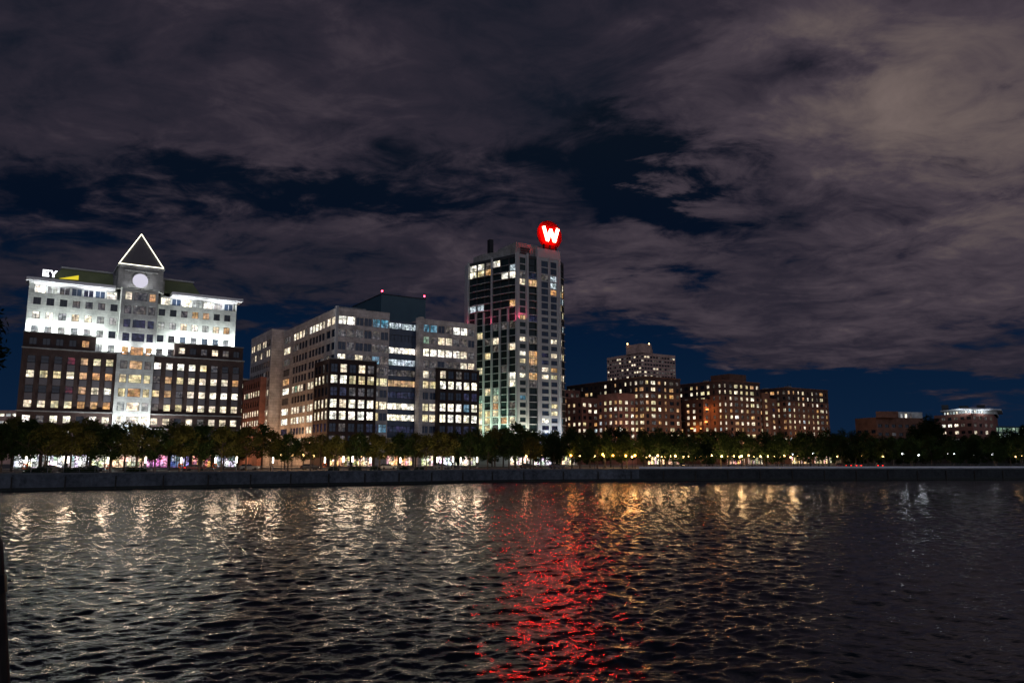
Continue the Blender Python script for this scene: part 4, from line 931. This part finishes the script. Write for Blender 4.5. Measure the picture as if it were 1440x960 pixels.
# ------------------------------------------------------------------ lamps
def lamp_proto(kind, h, mat, light=None, lc=(1, .8, .5)):
    e = empty('street_lamp', (0, 0, -400), 'x', 'street lamp')
    if kind == 'column':
        mb = MB(); mb.tube([(0, 0, 0), (0, 0, h * .62)], [.11, .09], 'rail_metal', 8); mb.build('post', e)
        mb = MB(); mb.tube([(0, 0, h * .62), (0, 0, h)], .13, mat, 8); mb.build('lantern', e)
        mb = MB(); mb.tube([(0, 0, h), (0, 0, h + .12)], [.2, .1], 'dark_metal', 8); mb.build('cap', e)
    elif kind == 'globe':
        mb = MB(); mb.tube([(0, 0, 0), (0, 0, .5), (0, 0, h - .3)], [.12, .07, .05], 'dark_metal', 8); mb.build('post', e)
        mb = MB(); mb.tube([(0, 0, h - .3), (0, 0, h - .2), (0, 0, h), (0, 0, h + .15), (0, 0, h + .25)], [.1, .22, .28, .2, .05], mat, 10); mb.build('lantern', e)
    else:
        mb = MB(); mb.tube([(0, 0, 0), (0, 0, h - .4), (.5, 0, h), (1.5, 0, h + .1)], [.11, .07, .06, .04], 'dark_metal', 8); mb.build('post', e)
        mb = MB(); mb.wbox(1.2, 2.0, -.15, .15, h + .02, h + .14, 'dark_metal'); mb.wbox(1.25, 1.95, -.12, .12, h - .02, h + .018, mat); mb.build('lantern', e)
    if light: point(e, (0 if kind != 'arm' else 1.6, 0, h - .35 if kind == 'arm' else h + .35), light, lc, .45)
    return e
LP = {'col': lamp_proto('column', 3.1, 'lamp_white', 560, (1, .72, .48)), 'warm': lamp_proto('globe', 3.6, 'lamp_warm', 340, (1, .6, .3)), 'amber': lamp_proto('globe', 3.8, 'lamp_amber', 480, (1, .45, .1)),
      'cool': lamp_proto('globe', 4.2, 'lamp_cool', 260, (.9, .97, 1)), 'side': lamp_proto('arm', 9.5, 'lamp_warm', 5200, (1, .55, .28)), 'warm2': lamp_proto('globe', 3.4, 'lamp_warm', 800, (1, .6, .26)), 'arm': lamp_proto('arm', 8.5, 'lamp_warm', 2600, (1, .62, .38)), 'armcool': lamp_proto('arm', 8.5, 'lamp_green', 3500, (.8, 1, .75))}
ITEM = []
for u in (37, 96, 152, 205, 255, 303, 333, 384, 457, 483, 496, 521, 563, 615, 637, 648, 671): ITEM.append(('col', u, 7))
for u in (396, 411, 427, 441, 470, 508, 540, 740, 762, 815, 836): ITEM.append(('warm', u, 22))
for u in (803, 848, 862, 880, 893): ITEM.append(('amber', u, 16))
for u in (905, 914, 925, 936, 950, 968, 985, 1001, 1015, 1032, 1043, 1053, 1070, 1090, 1103, 1122, 1150, 1178, 1214, 1242): ITEM.append(('warm', u, 18))
for u in (1115, 1144, 1270, 1292, 1334, 1342, 1369, 1378, 1396): ITEM.append(('cool', u, 26))
for u in (1429, 1438): ITEM.append(('warm', u, 20))
desc = {'side': 'tall warm street lamp', 'warm2': 'warm globe lamp set back among trunks', 'col': 'slim white light column', 'warm': 'warm globe lamp', 'amber': 'amber globe lamp', 'cool': 'white globe lamp', 'arm': 'tall street lamp behind trees', 'armcool': 'tall greenish street lamp'}
lamp_rows = {}
for k, u, dY in ITEM:
    x, y = xy(u, shoreY(u) + dY); lamp_rows.setdefault((k, mark(u)), []).append((x, y, 0, u))
for s in range(-8, 400, 17):
    if -5 < s < 62 or 84 < s < 150: continue
    k = 'armcool' if 140 < s < 170 else 'arm'
    x, y, _ = W(s, 236); u = u_of(x, y); lamp_rows.setdefault((k, mark(u)), []).append((x, y, math.atan2(NA[1], NA[0]), u))
for (s, t) in ((79, 262), (79, 288), (78, 314), (77, 340)):
    x, y, _ = W(s, t); lamp_rows.setdefault(('side', 'in the side street left of the beige office'), []).append((x, y, AZ * 0 + math.pi / 2 - AZ, u_of(x, y)))
for u in (850, 872, 889, 909, 931, 943, 961, 978, 993, 1008, 1024, 1040, 1060, 1080, 1097, 1112):
    x, y = xy(u, shoreY(u) + 34); lamp_rows.setdefault(('warm2', mark(u)), []).append((x, y, 0, u))
RINGS = []
for (k, mk), lst in lamp_rows.items():
    lst.sort(key=lambda a: a[3])
    for i, (x, y, rz_, u) in enumerate(lst):
        copy_tree(LP[k], (x, y, GZ), '%s %s, %s' % (desc[k], mk, (ORD[i] + ' from left') if len(lst) > 1 else 'only one'), 'promenade lamps' if k not in ('arm', 'armcool', 'side') else 'street lamps behind the trees', rz_, random.uniform(.94, 1.05))
        if k == 'col' and round(u) in (37, 152, 255, 303, 457): RINGS.append((x, y, mk))
for P_ in LP.values():
    for ch in list(P_.children): bpy.data.objects.remove(ch)
    bpy.data.objects.remove(P_)
for i, (x, y, mk) in enumerate(RINGS):
    mb = MB(); pts = [(.42 * math.cos(a * math.pi / 10), -.18, .42 * math.sin(a * math.pi / 10)) for a in range(21)]
    mb.tube(pts, .1, 'ring_orange', 7, cap=False)
    o = mb.build('life_ring', None, (0, 0, 0)); o.location = (x, y, GZ + 1.35); o.name = 'life_ring'
    tag(o, 'orange life ring hung on the light column ' + mk, 'life ring', 'life rings on the promenade')

# ------------------------------------------------------------------ shrubs on the wall
for i, (u, w_, h_) in enumerate(((44, 2.6, 1.0), (62, 3.4, 1.6), (96, 2.2, 1.1), (112, 2.6, 1.3), (128, 3.0, 1.5), (186, 2.8, 1.2), (200, 2.2, 1.1), (470, 2.6, 1.0), (500, 3.2, 1.2), (528, 2.8, 1.1), (568, 3.0, 1.1), (590, 2.6, .9))):
    x, y = xy(u, shoreY(u) + 3.2); rg = random.Random(900 + i); cv = []; cf = []
    for k in range(520):
        d = Vector((rg.gauss(0, 1), rg.gauss(0, 1), abs(rg.gauss(0, 1)))).normalized() * rg.uniform(.55, 1.05)
        p = Vector((d.x * w_ / 2, d.y * 1.0, d.z * h_)); s = rg.uniform(.08, .2); ax = Vector((rg.gauss(0, 1), rg.gauss(0, 1), rg.gauss(0, 1))).normalized(); bx = ax.orthogonal()
        j = len(cv); cv += [p - ax * s, p + bx * s * .5, p + ax * s, p - bx * s * .5]; cf.append((j, j + 1, j + 2, j + 3))
    me = bpy.data.meshes.new('shrub'); me.from_pydata([tuple(v) for v in cv], [], cf); me.materials.append(MAT['leaf_dark']); me.update()
    o = bpy.data.objects.new('shrub', me); COL.objects.link(o); o.location = (x, y, GZ)
    tag(o, 'low dark shrub on the wall, %s from left along it' % ORD[i], 'shrub', 'shrubs along the river wall')

# ------------------------------------------------------------------ parked cars
def car(u, dY, paint, rz_, label, tail=False):
    x, y = xy(u, shoreY(u) + dY); e = empty('parked_car', (x, y, GZ), label, 'car', 'cars parked behind the promenade', rz_)
    def bod(prof, w_, mat, nm, parent=e):
        mb = MB(); n = len(prof); lf = [(px, -w_ / 2, pz) for px, pz in prof]; rt = [(px, w_ / 2, pz) for px, pz in prof]
        mb.quad(lf, mat); mb.quad(rt[::-1], mat)
        for i in range(n): j = (i + 1) % n; mb.quad([lf[i], rt[i], rt[j], lf[j]], mat)
        return mb.build(nm, parent)
    bod([(-2.2, .3), (2.2, .3), (2.25, .7), (2.0, .85), (1.0, .98), (-1.9, 1.0), (-2.25, .8)], 1.78, 'car_paint_%d' % paint, 'body')
    bod([(1.0, .985), (.35, 1.42), (-1.2, 1.45), (-1.85, 1.005)], 1.5, 'black_glass', 'cabin')
    for px in (-1.35, 1.4):
        for py in (-.82, .82):
            mb = MB(); mb.tube([(px, py - .1, .32), (px, py + .1, .32)], .32, 'tyre', 12); mb.build('wheel', e)
    for py in (-.65, .65):
        mb = MB(); mb.wbox(-2.29, -2.2, py - .16, py + .16, .68, .82, 'tail_red' if tail else 'ring_orange'); mb.build('tail_light', e)
        mb = MB(); mb.wbox(2.2, 2.29, py - .18, py + .18, .55, .7, 'head_white' if not tail else 'white_metal'); mb.build('headlight', e)
th = AZ
for i, (u, dY, p, tl, cn) in enumerate(((75, 30, 1, 0, 'black'), (132, 30, 3, 0, 'dark blue'), (275, 30, 2, 1, 'dark red'), (350, 31, 0, 0, 'grey'), (436, 33, 1, 0, 'black'), (545, 30, 4, 0, 'pale'), (622, 30, 0, 0, 'grey'), (742, 30, 1, 0, 'black'),
                                      (783, 30, 3, 0, 'dark blue'), (960, 30, 1, 1, 'black'), (1180, 30, 2, 1, 'dark red'), (1192, 33, 1, 1, 'black'), (1206, 30, 0, 1, 'grey'), (1236, 31, 1, 1, 'black'))):
    car(u, dY, p, (math.pi / 2 - AZ + .0) if u < 800 else R(-8 + 90 * 0) + (math.pi if tl and u < 1190 else 0) + (R(80) if tl else 0), '%s car parked %s%s' % (cn, mark(u), ', tail lights on' if tl else ''), bool(tl))

# ------------------------------------------------------------------ near left: pier, tree on it, mooring pile
pe = empty('pier', (-45, 32, 2.6), 'dark timber pier just past the left edge of the view', 'pier')
mb = MB(); mb.wbox(-62, -29.6, 30, 44, 2.2, 2.6, 'old_timber'); mb.build('deck', pe, (-45, 32, 2.6))
for x in (-30.2, -40, -50):
    for y in (30.6, 37, 43.4):
        mb = MB(); mb.tube([(x, y, -3), (x, y, 2.2)], .25, 'old_timber', 8); mb.build('pile', pe, (-45, 32, 2.6))
PT = make_tree_proto(9, 'leaf_dark', 9000, 13, 4.6, 5.0, 1, lsize=.3)
PT.location = (-32.5, 41.0, 2.6); PT.rotation_euler[2] = 1.0; PT.scale = (1.05, 1.05, .98)
tag(PT, 'dark near tree whose leaves just enter the left edge of the picture', 'tree')
mb = MB(); x0, y0 = -7.74, 11.4
mb.tube([(-6.5, y0, -3), (-7.10, y0, 1.6), (-7.50, y0, 4.3), (-7.53, y0, 4.5)], [.2, .19, .18, .1], 'old_timber', 12)
o = mb.build('mooring_pile', None, (0, 0, 0)); tag(o, 'dark wooden pile standing in the water at the left edge', 'pile')
mb = MB(); mb.tube([(-7.40, y0, 3.6), (-7.435, y0, 3.85)], .21, 'dark_metal', 12); mb.build('iron_band', o)

# ------------------------------------------------------------------ sky
w = bpy.data.worlds.new('World'); sc.world = w; w.use_nodes = True; nt = w.node_tree; nt.nodes.clear(); L = nt.links.new
out = nt.nodes.new('ShaderNodeOutputWorld'); bg = nt.nodes.new('ShaderNodeBackground'); L(bg.outputs[0], out.inputs[0])
tc = nd(nt, 'ShaderNodeTexCoord'); sp = nd(nt, 'ShaderNodeSeparateXYZ'); L(tc.outputs['Generated'], sp.inputs[0])
def mth(op, a_, b_=None, c_=None, clamp=False):
    n = nd(nt, 'ShaderNodeMath', operation=op); n.use_clamp = clamp
    for i, v in enumerate((a_, b_, c_)):
        if v is None: continue
        if isinstance(v, (int, float)): n.inputs[i].default_value = v
        else: L(v, n.inputs[i])
    return n.outputs[0]
az = mth('ARCTAN2', sp.outputs[0], sp.outputs[1]); el = mth('ARCSINE', sp.outputs[2])
# cloud deck seen in perspective
zz = mth('ADD', mth('MAXIMUM', sp.outputs[2], 0), .16)
px = mth('DIVIDE', sp.outputs[0], zz); py = mth('DIVIDE', sp.outputs[1], zz)
cv = nd(nt, 'ShaderNodeCombineXYZ'); L(px, cv.inputs[0]); L(py, cv.inputs[1]); cv.inputs[2].default_value = 3.7
def noise(scale, det, rough, dist=0, off=(0, 0, 0)):
    mp = nd(nt, 'ShaderNodeMapping'); mp.inputs['Location'].default_value = off; mp.inputs['Rotation'].default_value = (0, 0, R(20)); mp.inputs['Scale'].default_value = (1, 1.25, 1)
    L(cv.outputs[0], mp.inputs[0]); n = nd(nt, 'ShaderNodeTexNoise', i_Scale=scale, i_Detail=det, i_Roughness=rough, i_Distortion=dist); L(mp.outputs[0], n.inputs['Vector']); return n.outputs[0]
nA = noise(1.15, 9, .60, .4); nB = noise(3.0, 9, .62, .6, (5, 2, 1)); nC = noise(.8, 5, .55, .2, (9, 4, 2)); nD = noise(7.5, 6, .6, .9, (1, 7, 3))
waz = mth('ADD', az, mth('MULTIPLY', mth('SUBTRACT', nB, .5), .30)); wel = mth('ADD', el, mth('MULTIPLY', mth('SUBTRACT', nA, .5), .22))
def azel(u, v):
    x = (u - 720) / F_; yv = -(v - 480) / F_; d = Vector((x, math.cos(PITCH) - yv * math.sin(PITCH), math.sin(PITCH) + yv * math.cos(PITCH))).normalized()
    return math.atan2(d.x, d.y), math.asin(d.z)
def blob(u, v, wu, wv, amp, rot=0):
    a0, e0 = azel(u, v); da = mth('SUBTRACT', waz, a0); de = mth('SUBTRACT', wel, e0)
    if rot:
        c_, s_ = math.cos(R(rot)), math.sin(R(rot)); d1 = mth('ADD', mth('MULTIPLY', da, c_), mth('MULTIPLY', de, s_)); d2 = mth('ADD', mth('MULTIPLY', da, -s_), mth('MULTIPLY', de, c_)); da, de = d1, d2
    x2 = mth('POWER', mth('DIVIDE', da, wu / 1100), 2) if False else mth('MULTIPLY', mth('DIVIDE', da, wu / 1100), mth('DIVIDE', da, wu / 1100))
    y2 = mth('MULTIPLY', mth('DIVIDE', de, wv / 1100), mth('DIVIDE', de, wv / 1100))
    return mth('MULTIPLY', mth('EXPONENT', mth('MULTIPLY', mth('ADD', x2, y2), -1)), amp)
def total(lst):
    s = lst[0]
    for x in lst[1:]: s = mth('ADD', s, x)
    return s
cover = total([mth('MULTIPLY', mth('SUBTRACT', nA, .5), 1.5), mth('MULTIPLY', mth('SUBTRACT', nB, .5), 1.9), mth('MULTIPLY', mth('SUBTRACT', nD, .5), 1.1)] +
              [blob(*a_) for a_ in ((340, 272, 260, 36, -.62, -3), (30, 270, 90, 50, -.45), (890, 468, 110, 34, -.75), (872, 268, 48, 62, -.5), (925, 322, 95, 38, -1.0, -20), (690, 240, 160, 30, -.35), (560, 290, 150, 24, -.35), (150, 290, 120, 26, -.35), (1120, 130, 70, 26, -.4), (820, 180, 60, 60, -.35),
                                    (1130, 250, 160, 60, .5), (900, 385, 130, 35, .6), (560, 370, 280, 50, .5), (1250, 100, 260, 130, .6), (1300, 420, 260, 60, .5), (700, 60, 500, 90, .4), (200, 130, 300, 90, .4))])
cover = mth('ADD', cover, .52)
# clear band above the horizon, its upper edge lower towards the right
edge = mth('SUBTRACT', .158, mth('MULTIPLY', mth('MAXIMUM', mth('SUBTRACT', az, .06), 0), .165))
lowb = nd(nt, 'ShaderNodeMapRange', interpolation_type='SMOOTHSTEP'); L(mth('SUBTRACT', wel, edge), lowb.inputs[0])
lowb.inputs[1].default_value = -.03; lowb.inputs[2].default_value = .025; lowb.inputs[3].default_value = -1.0; lowb.inputs[4].default_value = 0
cover = mth('ADD', cover, lowb.outputs[0])
cm = nd(nt, 'ShaderNodeMapRange', interpolation_type='SMOOTHSTEP'); L(cover, cm.inputs[0]); cm.inputs[1].default_value = .0; cm.inputs[2].default_value = .66
bright = total([blob(*a_) for a_ in ((1240, 90, 260, 150, .66), (1440, 60, 200, 180, .16), (1340, 210, 200, 90, .14), (1420, 290, 190, 120, .36), (1000, 60, 160, 90, .25), (900, 400, 150, 36, .42), (1200, 450, 320, 60, .24), (1240, 340, 200, 50, .1), (600, 370, 330, 70, .2), (1080, 230, 160, 70, .28), (820, 120, 170, 120, -.22), (1130, 130, 90, 40, -.6), (1130, 310, 140, 40, -.2), (240, 120, 380, 110, .14), (560, 40, 200, 60, .08))])
bright = mth('ADD', bright, mth('MULTIPLY', mth('SUBTRACT', nC, .5), .9)); bright = mth('ADD', bright, mth('MULTIPLY', mth('SUBTRACT', nB, .5), 1.25)); bright = mth('ADD', bright, mth('MULTIPLY', mth('SUBTRACT', nD, .5), .65)); bright = mth('ADD', bright, .25)
cr = nd(nt, 'ShaderNodeValToRGB'); L(mth('MULTIPLY', mth('MAXIMUM', bright, 0), .56), cr.inputs[0])
e_ = cr.color_ramp.elements; e_[0].position = 0; e_[0].color = (.007, .010, .019, 1); e_[1].position = 1.0; e_[1].color = (.215, .162, .148, 1)
x_ = cr.color_ramp.elements.new(.68); x_.color = (.135, .103, .099, 1)
x_ = cr.color_ramp.elements.new(.253); x_.color = (.027, .0225, .0345, 1); x_ = cr.color_ramp.elements.new(.453); x_.color = (.062, .048, .062, 1)
nv = nd(nt, 'ShaderNodeValToRGB'); L(mth('MULTIPLY', el, 1 / .5), nv.inputs[0])
e_ = nv.color_ramp.elements; e_[0].position = 0; e_[0].color = (.0045, .0155, .042, 1); e_[1].position = .9; e_[1].color = (.003, .006, .012, 1)
x_ = nv.color_ramp.elements.new(.30); x_.color = (.0015, .0095, .031, 1); x_ = nv.color_ramp.elements.new(.55); x_.color = (.0012, .0045, .014, 1)
sky = nd(nt, 'ShaderNodeTexSky', sky_type='NISHITA', sun_disc=False); sky.sun_elevation = R(-3); sky.sun_rotation = R(200)
skm = nd(nt, 'ShaderNodeVectorMath', operation='SCALE'); L(sky.outputs[0], skm.inputs[0]); skm.inputs['Scale'].default_value = .004
nvs = nd(nt, 'ShaderNodeVectorMath', operation='ADD'); L(nv.outputs[0], nvs.inputs[0]); L(skm.outputs[0], nvs.inputs[1])
mx = nd(nt, 'ShaderNodeMix', data_type='RGBA'); L(cm.outputs[0], mx.inputs[0]); L(nvs.outputs[0], mx.inputs[6]); L(cr.outputs[0], mx.inputs[7])
# the big city across the river, behind the viewer: its glow on the low sky
bk = nd(nt, 'ShaderNodeMapRange', interpolation_type='SMOOTHSTEP'); L(sp.outputs[1], bk.inputs[0]); bk.inputs[1].default_value = -.1; bk.inputs[2].default_value = -.9
lo = nd(nt, 'ShaderNodeMapRange', interpolation_type='SMOOTHSTEP'); L(el, lo.inputs[0]); lo.inputs[1].default_value = .9; lo.inputs[2].default_value = .1
gv = nd(nt, 'ShaderNodeVectorMath', operation='SCALE'); gv.inputs[0].default_value = (.40, .42, .52); L(mth('MULTIPLY', bk.outputs[0], lo.outputs[0]), gv.inputs['Scale'])
tot = nd(nt, 'ShaderNodeVectorMath', operation='ADD'); L(mx.outputs[2], tot.inputs[0]); L(gv.outputs[0], tot.inputs[1])
L(tot.outputs[0], bg.inputs[0]); bg.inputs[1].default_value = 1.0
moon = bpy.data.lights.new('moon', 'SUN'); moon.energy = .02; moon.angle = R(.5); moon.color = (.8, .88, 1); mo = bpy.data.objects.new('moon', moon); COL.objects.link(mo)
mo.rotation_euler = (R(50), 0, R(25)); mo.location = (0, 0, 300)

# ------------------------------------------------------------------ render settings
vs = sc.view_settings; vs.view_transform = 'Standard'; vs.look = 'None'; vs.exposure = 0; vs.gamma = 1; vs.use_curve_mapping = False
cy = sc.cycles; cy.max_bounces = 5; cy.diffuse_bounces = 1; cy.glossy_bounces = 2; cy.transmission_bounces = 2; cy.volume_bounces = 0
cy.sample_clamp_indirect = 30; cy.sample_clamp_direct = 0; cy.use_denoising = True; cy.denoiser = 'OPENIMAGEDENOISE'; cy.use_light_tree = True
cy.caustics_reflective = False; cy.caustics_refractive = False; cy.blur_glossy = .5
